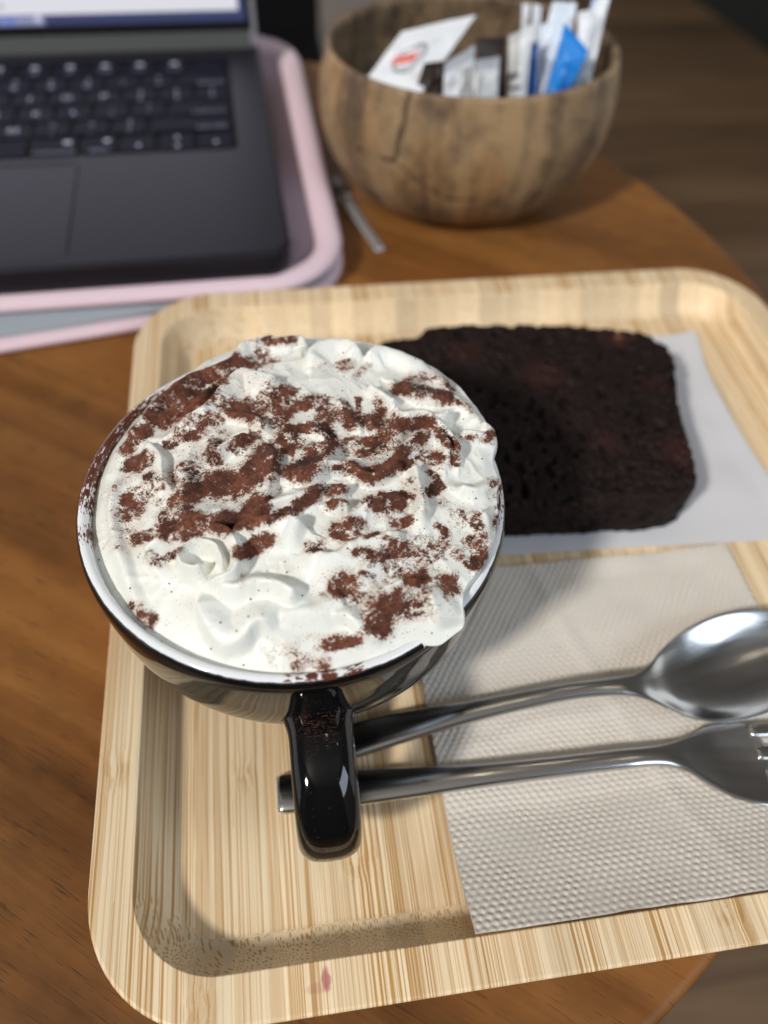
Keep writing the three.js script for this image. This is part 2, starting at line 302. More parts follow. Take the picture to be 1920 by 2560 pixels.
// wood of the table: grain runs along (0.82, 0.57)
const TT = 320;
function woodAt(a, c) {                       // a along the grain, c across it, in mm
  const warp = 9 * (fbm2(a / 130, c / 60, 3, 3) - 0.5) + 26 * (noise2(a / 420, c / 150, 71) - 0.5);
  const cc = c + warp;
  const rings = fbm2(a / 900, cc / 8.5, 3, 11), band = fbm2(a / 700, cc / 30, 2, 23), fine = noise2(a / 26, cc / 0.55, 31);
  const mott = fbm2(a / 10, c / 7, 3, 41), pore = noise2(a / 5.5, cc / 0.33, 51), dash = noise2(a / 9, cc / 0.42, 53);
  return [rings, band, fine, mott, sstep(0.77, 0.93, pore) * sstep(0.25, 0.6, noise2(a / 30, cc / 5, 57)), sstep(0.80, 0.95, dash)];
}
const tableTex = colourTex(2048, 2048, (u, v, o) => {
  const [rings, band, fine, mott, pore, dash] = woodAt(u * TT, v * TT);
  let k = 0.52 + 0.55 * rings + 0.75 * (band - 0.38) + 0.12 * (fine - 0.5) + 0.34 * (mott - 0.5);
  k *= (1 - 0.40 * pore) * (1 - 0.28 * dash);
  const r = clamp(rings * 1.2 - 0.1);
  o[0] = 0.245 * k; o[1] = lerp(0.090, 0.104, r) * k; o[2] = lerp(0.019, 0.027, r) * k;
}, THREE.MirroredRepeatWrapping);
const tableBump = valueTex(2048, 2048, (u, v) => { const [, , fine, mott, pore, dash] = woodAt(u * TT, v * TT); return 0.72 + 0.12 * fine + 0.16 * mott - 0.5 * pore - 0.25 * dash; }, THREE.MirroredRepeatWrapping);
{
  const t = thing('round_table', 'round brown wooden table top under the bamboo tray', 'table', [-4, 0, -252.7]);
  const ca = 0.82, sa = 0.572, uvf = (p) => [(p[0] * ca + p[2] * sa) / TT, (-p[0] * sa + p[2] * ca) / TT + 0.37];
  const ring = (r, y) => Array.from({ length: 180 }, (_, i) => { const a = -i / 180 * 2 * PI; return [r * Math.cos(a), y, r * Math.sin(a)]; });
  const prof = [[0.01, -26], [296, -26], [300, -22], [300.3, -4], [300.1, -1.8], [299.3, -0.7], [298.2, -0.15], [297, 0], [240, 0], [120, 0], [1, 0]];
  part('table_top', ringsGeo(prof.map(([r, y]) => ring(r, y)), true, uvf), phy({ map: tableTex, bumpMap: tableBump, bumpScale: 0.00010, roughness: 0.5, specularIntensity: 0.55 }), t);
  const iron = std({ color: lin(0.03, 0.03, 0.03), roughness: 0.5, metalness: 0.4 });
  part('pedestal', new THREE.CylinderGeometry(35, 35, 694, 24).translate(0, -26 - 347, 0), iron, t);
  part('foot', new THREE.CylinderGeometry(200, 215, 20, 40).translate(0, -730, 0), iron, t);
}
{
  const t = thing('chair', 'black chair standing beyond the table', 'chair', [-40, -740, -1150]);
  const blk = phy({ color: lin(0.005, 0.005, 0.006), roughness: 0.8, specularIntensity: 0.3 });
  part('seat', new RoundedBoxGeometry(410, 30, 420, 3, 12).translate(0, 435, 0), blk, t);
  for (const [x, z] of [[-180, -185], [180, -185], [-180, 185], [180, 185]]) part('leg', new THREE.CylinderGeometry(15, 12, 420, 12).translate(x, 210, z), blk, t);
  part('backrest', new RoundedBoxGeometry(410, 420, 25, 3, 10).translate(0, 650, -205), blk, t);
}

// ---------------------------------------------------------------- bamboo tray
const TR = { x0: 0, x1: 274.5, z0: -268.3, z1: 0, r: 33 };
const LIP = 11.2, FLO = 21.6, TOP = 18, BED = 6;
function trayIn(x, z) { const hx = (TR.x1 - TR.x0) / 2, hz = (TR.z1 - TR.z0) / 2, qx = Math.abs(x - TR.x0 - hx) - hx + TR.r, qz = Math.abs(z - TR.z0 - hz) - hz + TR.r; return -(Math.hypot(Math.max(qx, 0), Math.max(qz, 0)) + Math.min(Math.max(qx, qz), 0) - TR.r); }
const trayY = (d) => d < LIP ? TOP : d > FLO ? BED : TOP - (TOP - BED) * (1 - Math.pow(1 - (d - LIP) / (FLO - LIP), 2.2));
const NODES = [[5.5, -63, 4.5], [38, -62, 3.5], [68, -35, 4], [28, -5, 3], [158, -6, 4], [186, -200, 5], [262, -150, 5], [130, -70, 4], [235, -60, 4]];   // growth nodes of the cane
function bamboo(x, y, z, o, eg = 0) {            // eg: how far the surface is cut across the cane
  let node = 0, wob = 0;
  for (const n of NODES) { const dx = (x - n[0]) / n[2], dz = (z - n[1]) / 5.5, q = dx * dx + dz * dz; if (q < 6) { const e = Math.exp(-q * 1.3); node = Math.max(node, e); wob += e * (noise2(x / 1.6, z / 4.5, 91) - 0.5) * 1.8; } }
  const xx = x + wob + 0.5 * (noise2(z / 55, x / 30, 61) - 0.5);
  const s = Math.floor(xx / 9.4 + 0.3), f = xx / 9.4 + 0.3 - s, flip = hash2(s, 1, 7) < 0.5;
  const g = flip ? 1 - f : f, tone = 0.9 + 0.2 * hash2(s, 2, 7);
  const yy = y + 1.6 * (noise2(z / 75, s * 3.1 + xx / 5, 67) - 0.5) + 13 * hash2(s, 4, 7);
  // vascular bundles: round dots on a cut across the cane, long lines along it
  const cs = lerp(1.15, 0.72, g) * (1 + 0.35 * eg), cxi = Math.floor(xx / cs), cyi = Math.floor(yy / (cs * 1.15));
  let b = 0;
  for (let j = -1; j <= 1; j++) for (let i = -1; i <= 1; i++) {
    const a = cxi + i, c = cyi + j; if (hash2(a, c, 71) > lerp(lerp(0.5, 0.85, g), 0.82, eg)) continue;
    const px = (a + 0.2 + 0.6 * hash2(a, c, 73)) * cs, py = (c + 0.2 + 0.6 * hash2(a, c, 79)) * cs * 1.15, r = cs * lerp(lerp(0.26, 0.46, hash2(a, c, 83)), lerp(0.26, 0.36, hash2(a, c, 83)), eg);
    const d = Math.hypot(xx - px, (yy - py) * 0.85); if (d < r) b = Math.max(b, 1 - sstep(r * 0.5, r, d));
  }
  const wide = fbm2(xx / 2.6, z / 160, 2, 101), thin = noise2(xx / 0.55, z / 90, 103), fib = noise2(xx / 0.17, z / 14, 107), low = noise2(x / 60, z / 70, 109);
  let k = lerp(tone, 0.74 + 0.44 * hash2(s, 2, 7), eg) * (0.88 + 0.22 * lerp(wide, 0.5, eg)) * (0.95 + 0.1 * fib) * (0.95 + 0.1 * low);
  const knit = sstep(0.35, 0.7, noise2(xx / 4.2, z / 240, 121));
  const line = Math.max(sstep(0.56, 0.76, noise2(xx / 0.34, z / 120, 103)) * (0.3 + 0.75 * knit), sstep(0.66, 0.80, noise2(xx / 0.9, z / 220, 119)) * 0.42) * (1 - 0.9 * eg);
  const dk = clamp(Math.max(b * lerp(0.5 + 0.4 * noise2(z / 30, cxi, 113), 0.95, eg), line) + node * 0.55 * sstep(0.42, 0.75, noise2(xx / 0.5, z / 3.5, 117)));
  o[0] = lerp(0.87, 0.50, dk) * k; o[1] = lerp(0.69, 0.27, dk) * k * (0.96 + 0.07 * wide); o[2] = lerp(0.455, 0.085, dk) * k * (0.92 + 0.14 * wide);
}
const STAINS = [[56.5, -7.2, 1.0, 2.2, 0.75], [54.2, -5.6, 2.6, 1.0, 0.28], [190.5, -126, 5.5, 1.6, 0.4]];   // berry stains
const bambooTex = colourTex(2048, 2048, (u, v, o) => {
  const x = u * 276, z = v * 270 - 269.2, d = trayIn(x, z);
  const eg = d > LIP && d < FLO ? Math.abs(trayIn(x, z + 0.5) - trayIn(x, z - 0.5)) * (1 - sstep(FLO - 2.5, FLO, d)) : 0;
  bamboo(x, trayY(d), z, o, sstep(0.25, 0.8, eg));
  for (const st of STAINS) { const dx = (x - st[0]) / st[2], dz = (z - st[1]) / st[3], q = dx * dx + dz * dz; if (q < 4) { const e = st[4] * (1 - sstep(0.3, 1.9, q + 1.2 * (fbm2(x / 1.2, z / 1.2, 3, 5) - 0.5))); o[0] = lerp(o[0], 0.42, e); o[1] = lerp(o[1], 0.07, e); o[2] = lerp(o[2], 0.11, e); } }
});
{
  const t = thing('bamboo_tray', 'light bamboo serving tray with rounded corners under the black cup', 'tray');
  const ring = (ins, y, rr) => roundRect(TR.x0 + ins, TR.x1 - ins, TR.z0 + ins, TR.z1 - ins, Math.max(2, rr ?? TR.r - ins), 16).map(([x, z]) => [x, y, z]);
  const rings = [ring(26, 0, 14), ring(13, 0, 22), ring(10, 0.8, 24), ring(4.2, 8), ring(0.9, 15.2), ring(0.35, 16.6), ring(0.15, 17.2), ring(0.25, 17.6), ring(0.7, 17.93), ring(1.2, 18)];
  rings.push(ring(6, 18), ring(LIP - 0.5, 18), ring(LIP - 0.12, 17.93));
  for (let i = 1; i <= 18; i++) { const d = LIP + (FLO - LIP) * i / 18; rings.push(ring(d, trayY(d) - (i === 1 ? 0.05 : 0))); }
  rings.push(ring(FLO + 3, BED), ring(60, BED, 3), ring(110, BED, 2));
  const uvf = (p) => [p[0] / 276, (p[2] + 269.2) / 270];
  part('tray_board', ringsGeo(rings, true, uvf), phy({ map: bambooTex, bumpMap: bambooTex, bumpScale: 0.00008, roughness: 0.55, clearcoat: 0.08, clearcoatRoughness: 0.4 }), t);
}

// ---------------------------------------------------------------- coffee cup
const CUP = [59.3, BED, -108.6];
// cocoa on the rim and inner wall: [degrees from the back over the left, spread, mm below the rim, spread, density]
const DUST = [[77, 6, 1, 4, 0.95], [66, 7, 1.5, 5, 1], [58, 6, 2.5, 4.5, 0.95], [52, 6, 3, 4, 0.8], [47, 8, 4, 4, 0.5], [80, 5, 4, 4, 0.7], [86, 5, 2, 4, 0.6], [90, 4, 6, 4, 0.75], [97, 5, 5, 3, 0.7], [100, 3, 2, 2, 0.6], [184, 1.6, 0.6, 1.2, 0.95], [180, 1.2, 0, 0.8, 0.9], [190, 2.5, 1, 1.2, 0.6], [176, 2, 0.8, 1, 0.45], [261, 7, 1, 3, 0.5]];
const MILK = (deg) => 6.5 + 2 * Math.cos((deg - 90) * PI / 180);
{
  const t = thing('coffee_cup', 'glossy black coffee cup with white inside and handle, filled with whipped cream', 'cup', CUP);
  const H = 70;
  // profile from the middle of the foot outwards, up, over the rim and down inside: [radius, height]
  const out = [[0, 1.2], [24, 1.2], [25.5, 0], [28, 0.1], [28.8, 1.2], [29.2, 3], [32, 8], [38, 17], [44.3, 27], [48.9, 36.6], [51.0, 42], [52.7, 50], [53.5, 58], [53.9, 63.5], [54.0, 66.6], [53.75, 68.3], [53.2, 69.4], [52.5, 69.9], [51.8, 70], [51.1, 69.6], [50.75, 68.7], [50.5, 66.5], [50.0, 60], [48.6, 50], [45.5, 40], [39, 28], [28, 15], [14, 9], [0, 8]];
  const c = new THREE.CatmullRomCurve3(out.map(([r, y]) => new THREE.Vector3(r, y, 0)), false, 'centripetal');
  const N = 220, pts = c.getPoints(N).map((q) => new THREE.Vector2(Math.max(0, q.x), q.y));
  let top = 0; pts.forEach((q, i) => { if (q.y > pts[top].y) top = i; });
  const inside = pts.findIndex((q, i) => i > 40 && q.y > 69.55 && q.x < 53.05);      // where the black glaze ends
  const geo = new THREE.LatheGeometry(pts, 220, PI);
  const W = 2048, Hh = 512;
  const body = colourTex(W, Hh, (u, v, o) => {
    const i = v * N, th = u * 2 * PI, cu = Math.cos(th) * 6, su = Math.sin(th) * 6;
    const edge = inside + 1.2 * (fbm3(cu * 5, su * 5, 0, 3, 3) - 0.5) * 2 - 0.3 * noise2(u * 900, 3, 8);
    const wht = sstep(edge - 0.5, edge + 0.5, i), worn = Math.exp(-Math.pow((i - edge + 2.0) / 1.6, 2)) * (0.35 + 0.65 * noise2(u * 1400, i, 5));
    let r = lerp(0.0045, 0.80, wht), g = lerp(0.0045, 0.81, wht), b = lerp(0.005, 0.82, wht);
    r += worn * 0.045 * (1 - wht); g += worn * 0.043 * (1 - wht); b += worn * 0.040 * (1 - wht);
    const deg = u * 360;
    let D = 0;
    const q = pts[Math.min(N, Math.round(i))], dep = 70 - q.y;
    if (i > inside - 3) for (const [a, w, d0, dw, k] of DUST) { let da = Math.abs(((deg - a + 540) % 360) - 180); const e = (da / w) ** 2 + ((dep - d0) / dw) ** 2; if (e < 4) D = Math.max(D, k * (1 - sstep(0.2, 2.4, e))); }
    if (D > 0) { const n = fbm2(u * 330, i * 0.36, 4, 77), sp = hash2(Math.floor(u * 1500), Math.floor(v * 700), 3) < D * 0.14 ? 1 : 0; const m = clamp(sstep(0.64 - 0.42 * D, 0.74 - 0.42 * D, n) + sp * 0.8); r = lerp(r, 0.125, m); g = lerp(g, 0.038, m); b = lerp(b, 0.022, m); }
    // dried milk line just above the cream, at the front
    if (i > inside) { const m = 0.30 * Math.exp(-Math.pow((dep - MILK(deg)) / 1.3, 2)) * sstep(0.35, 0.7, noise2(u * 60, 1, 4)); r = lerp(r, 0.62, m); g = lerp(g, 0.46, m); b = lerp(b, 0.28, m); }
    o[0] = r; o[1] = g; o[2] = b;
  }, THREE.ClampToEdgeWrapping);
  part('cup_body', geo, phy({ map: body, roughness: 0.06, specularIntensity: 0.8 }), t);
  // handle: a strap bent in the radial plane, towards the viewer
  const hp = catmull([[0, 47.0, 48], [0, 47.0, 52], [0, 47.3, 57.5], [0, 46.4, 63.5], [0, 43.0, 69.6], [0, 37.0, 73.9], [0, 29.5, 75.1], [0, 22.0, 72.6], [0, 16, 66.5], [0, 13.0, 60], [0, 14.5, 50], [0, 18, 40]], 90);
  const secN = 36, pos = [], uv = [], idx = [];
  hp.forEach((q, i) => {
    const a = hp[Math.max(0, i - 1)], b = hp[Math.min(hp.length - 1, i + 1)], ty = b.y - a.y, tz = b.z - a.z, l = Math.hypot(ty, tz), ny = tz / l, nz = -ty / l, s = i / (hp.length - 1);
    const flare = 1 + 0.16 * Math.exp(-Math.pow((q.z - 50.5) / 3.6, 2)) * (s < 0.4 ? 1 : 0.4), hw = 7.55 * flare, ht = 4.7 * (1 + 0.5 * (flare - 1));
    for (let k = 0; k < secN; k++) { const w = k / secN * 2 * PI, cs = Math.cos(w), sn = Math.sin(w), e = 0.74, x = Math.sign(cs) * Math.pow(Math.abs(cs), e) * hw, n = Math.sign(sn) * Math.pow(Math.abs(sn), 0.92) * ht; pos.push(x + 1.0, q.y + ny * n, q.z + nz * n); uv.push(s, k / secN); }
  });
  for (let i = 0; i < hp.length - 1; i++) for (let k = 0; k < secN; k++) { const a = i * secN + k, b = i * secN + (k + 1) % secN; idx.push(a, b, a + secN, b, b + secN, a + secN); }
  const hg = new THREE.BufferGeometry(); hg.setAttribute('position', new THREE.Float32BufferAttribute(pos, 3)); hg.setAttribute('uv', new THREE.Float32BufferAttribute(uv, 2)); hg.setIndex(idx); hg.computeVertexNormals();
  const hTex = colourTex(1024, 256, (u, v, o) => {
    o[0] = o[1] = 0.004; o[2] = 0.0045;
    const e = ((u - 0.135) / 0.055) ** 2 + ((v - 0.27) / 0.12) ** 2, n = hash2(Math.floor(u * 1024), Math.floor(v * 220), 5), big = fbm2(u * 300, v * 60, 2, 9);
    if (n < 0.28 * Math.exp(-e) && big > 0.45) { o[0] = 0.15; o[1] = 0.055; o[2] = 0.03; }
    if (n > 0.9988) o[0] = o[1] = o[2] = 0.12;
  });
  part('handle', hg, phy({ map: hTex, roughness: 0.06, specularIntensity: 0.9 }), t);
}
// ---------------------------------------------------------------- whipped cream
{
  const t = thing('whipped_cream', 'swirled whipped cream dusted with cocoa powder on top of the coffee cup', 'cream', [CUP[0], CUP[1] + 70, CUP[2]]);
  const G = 512, SP = 122, toG = (v) => (v / SP + 0.5) * G;       // raster in mm round the cup's axis
  const F = new Float32Array(G * G), D = new Float32Array(G * G);
  function raster(flat, reach, each) {
    const pts = []; for (let i = 0; i < flat.length; i += 2) pts.push(new THREE.Vector3(flat[i], flat[i + 1], 0));
    const sm = pts.length > 2 ? new THREE.CatmullRomCurve3(pts, false, 'centripetal').getPoints(pts.length * 7) : pts;
    let x0 = 1e9, x1 = -1e9, y0 = 1e9, y1 = -1e9; for (const q of sm) { x0 = Math.min(x0, q.x); x1 = Math.max(x1, q.x); y0 = Math.min(y0, q.y); y1 = Math.max(y1, q.y); }
    for (let j = Math.max(0, Math.floor(toG(y0 - reach))); j < Math.min(G, toG(y1 + reach)); j++) for (let i = Math.max(0, Math.floor(toG(x0 - reach))); i < Math.min(G, toG(x1 + reach)); i++) {
      let x = ((i + 0.5) / G - 0.5) * SP, y = ((j + 0.5) / G - 0.5) * SP;
      x += 1.1 * (fbm2(x / 5, y / 5, 3, 301) - 0.5); y += 1.1 * (fbm2(x / 5 + 40, y / 5, 3, 303) - 0.5);
      let best = 1e9, sd = 0, at = 0;
      for (let k = 0; k < sm.length - 1; k++) { const a = sm[k], b = sm[k + 1], dx = b.x - a.x, dy = b.y - a.y, l2 = dx * dx + dy * dy || 1e-9, s = clamp(((x - a.x) * dx + (y - a.y) * dy) / l2), ex = x - a.x - dx * s, ey = y - a.y - dy * s, d = ex * ex + ey * ey; if (d < best) { best = d; sd = dx * ey - dy * ex; at = (k + s) / (sm.length - 1); } }
      best = Math.sqrt(best); if (best < reach) each(j * G + i, best, sd, at);
    }
  }
  for (const [h, g, st, side, flat] of STROKES) raster(flat, Math.max(g, st) * 1.05, (k, d, sd, at) => {
    const steep = sd * side > 0, w = steep ? st * 1.25 : g, q = clamp(d / w), end = sstep(0, 0.12, at) * sstep(1, 0.88, at);
    const f = 0.92 * h * (0.35 + 0.65 * end) * (steep ? 0.5 + 0.5 * Math.cos(PI * q) : 0.5 + 0.5 * Math.cos(PI * Math.pow(q, 0.85)));
    const a = F[k], e = Math.max(0.6 - Math.abs(a - f), 0) / 0.6; F[k] = Math.max(a, f) + e * e * 0.15;
  });
  for (let pass = 0; pass < 1; pass++) { const S = F.slice(); for (let j = 1; j < G - 1; j++) for (let i = 1; i < G - 1; i++) { const k = j * G + i; F[k] = (4 * S[k] + 2 * (S[k - 1] + S[k + 1] + S[k - G] + S[k + G]) + S[k - G - 1] + S[k - G + 1] + S[k + G - 1] + S[k + G + 1]) / 16; } }
  for (const [w, dens, flat] of COCOA) raster(flat, w * 3.3, (k, d) => { const f = dens * (0.84 * (1 - sstep(0.65 * w, 2.2 * w, d)) + 0.16 * (1 - sstep(1.4 * w, 3.2 * w, d))); if (f > D[k]) D[k] = f; });
  const bil = (A, x, y) => { const gx = clamp(toG(x) - 0.5, 0, G - 1.001), gy = clamp(toG(y) - 0.5, 0, G - 1.001), i = Math.floor(gx), j = Math.floor(gy), fx = gx - i, fy = gy - j, k = j * G + i; return lerp(lerp(A[k], A[k + 1], fx), lerp(A[k + G], A[k + G + 1], fx), fy); };
  const win = (a, lo, hi, s) => sstep(lo - s, lo + s, a) * (1 - sstep(hi - s, hi + s, a));
  const rim = (deg) => 51.2 + 3.0 * win(deg, -118, -4, 5) + 4.3 * win(deg, 49, 62, 4);
  function height(x, z, r, deg) {
    const u = x / 54, v = z / 54, r2 = Math.min(u * u + v * v, 1.3), t = r / rim(deg);
    const wx = 5 * (noise2(x / 16, z / 16, 401) - 0.5), wz = 5 * (noise2(x / 16, z / 16, 403) - 0.5);
    const n = 1.5 * (fbm2((x + wx) / 15, (z + wz) / 15, 2, 405) - 0.5) + 0.42 * (fbm2((x + wx) / 3.4, (z + wz) / 4.6, 3, 407) - 0.5), rg = 1 - Math.abs(2 * fbm2((x + wx * 2) / 8, (z + wz * 2) / 8, 2, 411) - 1);
    const quiet = sstep(0.2, 0.9, v) * (1 - sstep(0.25, 0.6, u));
    return 9.5 * (1 - r2) + r2 * (-0.2 + 4.6 * u - (v > 0 ? 1.8 : 3.4) * v) + (bil(F, x, z) + (n + 0.7 * Math.pow(rg, 3)) * (1 - 0.6 * quiet)) * (1 - 0.55 * sstep(0.86, 1, t)) - 1.2 * sstep(0.93, 1, t);
  }
  const NR = 250, NT = 840, pos = new Float32Array((NR + 4) * NT * 3), uv = new Float32Array((NR + 4) * NT * 2), idx = [];
  for (let j = 0; j < NR + 4; j++) for (let i = 0; i < NT; i++) {
    const a = i / NT * 2 * PI, deg = ((a * 180 / PI + 180) % 360) - 180, R = rim(deg) + 2.0 * (fbm3(Math.cos(a) * 6, Math.sin(a) * 8, 0, 3, 421) - 0.5), k = j * NT + i;
    let r = R * Math.min(1, (j + 0.2) / (NR - 1)), y;
    const over = win(deg, -118, -4, 5) + win(deg, 49, 62, 4);
    if (j < NR) y = height(r * Math.cos(a), r * Math.sin(a), r, deg);
    else { y = height(R * Math.cos(a), R * Math.sin(a), R, deg); const e = j - NR; const drop = over > 0.5 ? Math.max(0.6, y + 0.6) : 8; r = R + [0.45, 0.5, 0.1, -3][e] * (over > 0.3 ? 1 : 0.2); y -= drop * [0.25, 0.6, 1, 1.05][e]; }
    pos.set([r * Math.cos(a), y, r * Math.sin(a)], k * 3); uv.set([r * Math.cos(a) / SP + 0.5, (r * Math.sin(a) - 0.6 * y) / SP + 0.5], k * 2);      // the cocoa was sifted on at a slant
  }
  for (let j = 0; j < NR + 3; j++) for (let i = 0; i < NT; i++) { const a = j * NT + i, b = j * NT + (i + 1) % NT; idx.push(a, b, a + NT, b, b + NT, a + NT); }
  const geo = new THREE.BufferGeometry(); geo.setAttribute('position', new THREE.BufferAttribute(pos, 3)); geo.setAttribute('uv', new THREE.BufferAttribute(uv, 2)); geo.setIndex(idx); geo.computeVertexNormals();
  // cocoa cover: patches with ragged, grainy borders and loose specks round them
  const T = 2048, cover = new Float32Array(T * T), dark = new Float32Array(T * T);
  for (let j = 0; j < T; j++) for (let i = 0; i < T; i++) {
    const x = ((i + 0.5) / T - 0.5) * SP, z = ((j + 0.5) / T - 0.5) * SP; if (x * x + z * z > 4200) continue;
    const d = bil(D, x, z) + 0.02;
    const lo = fbm2(x / 3.4, z / 3.4, 3, 501), md = fbm2(x / 1.1, z / 1.1, 2, 505), hi = fbm2(x / 0.36, z / 0.36, 2, 503);
    let m = d > 0.03 ? sstep(0.30, 0.86, 0.94 * d + 0.95 * (lo - 0.5) + 0.65 * (md - 0.5) + 0.6 * (hi - 0.5)) : 0;
    m = Math.max(m, clamp((0.14 * sstep(0.03, 0.2, d) + 0.36 * sstep(0.12, 0.75, d)) * (0.2 + 1.6 * hi) * sstep(0.32, 0.6, lo)));
    dark[j * T + i] = 0.75 * sstep(0.5, 0.68, fbm2(x / 5, z / 5, 3, 509)) * sstep(0.6, 1, m);
    const si = Math.floor(x / 0.19), sj = Math.floor(z / 0.19), sp = hash2(si, sj, 511), spr = clamp(0.004 + 0.26 * Math.pow(d, 1.2) * (1 - d * 0.5)) * sstep(0.25, 0.55, noise2(x / 3, z / 3, 513));
    if (sp < spr) { const px = (si + 0.3 + 0.4 * hash2(si, sj, 517)) * 0.19, pz = (sj + 0.3 + 0.4 * hash2(si, sj, 519)) * 0.19, q = Math.hypot(x - px, z - pz) / (0.05 + 0.06 * hash2(si, sj, 521)); m = Math.max(m, (1 - sstep(0.6, 1.2, q)) * 0.9); }
    const bi = Math.floor(x / 2.2), bj = Math.floor(z / 2.2); if (hash2(bi, bj, 531) < 0.10 + 0.25 * d) { const px = (bi + 0.2 + 0.6 * hash2(bi, bj, 533)) * 2.2, pz = (bj + 0.2 + 0.6 * hash2(bi, bj, 537)) * 2.2, q = Math.hypot(x - px, z - pz) / (0.10 + 0.16 * hash2(bi, bj, 539)); const mm2 = 1 - sstep(0.7, 1.1, q); if (mm2 > m) { m = mm2; dark[j * T + i] = 0.6; } }
    cover[j * T + i] = m;
  }
  const at = (A, u, v) => A[Math.min(T - 1, (v * T) | 0) * T + Math.min(T - 1, (u * T) | 0)];
  const creamTex = colourTex(T, T, (u, v, o) => {
    const m = at(cover, u, v), dk = at(dark, u, v), x = u * SP, z = v * SP, n = 0.35 + 1.3 * fbm2(x / 0.7, z / 0.7, 3, 551), w = fbm2(x / 9, z / 9, 3, 553);
    const thin = Math.pow(m, 0.9), tn = 0.62 + 0.85 * fbm2(x / 4, z / 4, 3, 555), cr = lerp(0.42, 0.125 * tn, m) * n, cg = lerp(0.20, 0.039 * tn, m) * n, cb = lerp(0.10, 0.020 * tn, m) * n, kk = 1 - 0.6 * dk;
    o[0] = lerp(0.815, cr * kk, thin); o[1] = lerp(0.815, cg * kk, thin); o[2] = lerp(0.74 + 0.03 * w, cb * kk, thin);
  });
  const creamRough = valueTex(1024, 1024, (u, v) => lerp(0.33 + 0.14 * fbm2(u * 60, v * 60, 3, 561), 0.97, at(cover, u, v)));
  const creamBump = valueTex(T, T, (u, v) => 0.35 + 0.10 * fbm2(u * SP / 0.8, v * SP / 0.8, 3, 571) + at(cover, u, v) * (0.18 + 0.40 * fbm2(u * SP / 0.28, v * SP / 0.28, 2, 573)));
  part('cream_swirls', geo, std({ map: creamTex, roughnessMap: creamRough, roughness: 1, bumpMap: creamBump, bumpScale: 0.0005 }), t);
}
// ---------------------------------------------------------------- chocolate cake on its paper
{
  const t = thing('baking_paper', 'white sheet of baking paper under the chocolate cake', 'paper', [0, BED, 0]);
  const right = [[-236, 243.5], [-233, 243], [-205, 238.5], [-175, 238], [-145, 240], [-121, 246]];
  const top = (u, v) => { const z = lerp(-235, lerp(-127.5, -121.5, u), v), x = lerp(lerp(108, 116, v), table1(right, z)[0], u); return [x, 0.35 + 1.3 * Math.pow(fbm2(x / 24, z / 24, 2, 601), 1.5) + 0.25 * noise2(x / 7, z / 9, 605) + 0.6 * sstep(0.9, 1, v) * noise2(x / 22, 1, 603) + 1.2 * sstep(0.93, 1, u), z]; };
  const a = gridGeo(60, 60, top), b = flipped(gridGeo(60, 60, (u, v) => { const q = top(u, v); return [q[0], q[1] - 0.12, q[2]]; }));
  part('sheet', mergeGeometries([a, b]), std({ color: lin(0.68, 0.665, 0.68), roughness: 0.6 }), t);
}
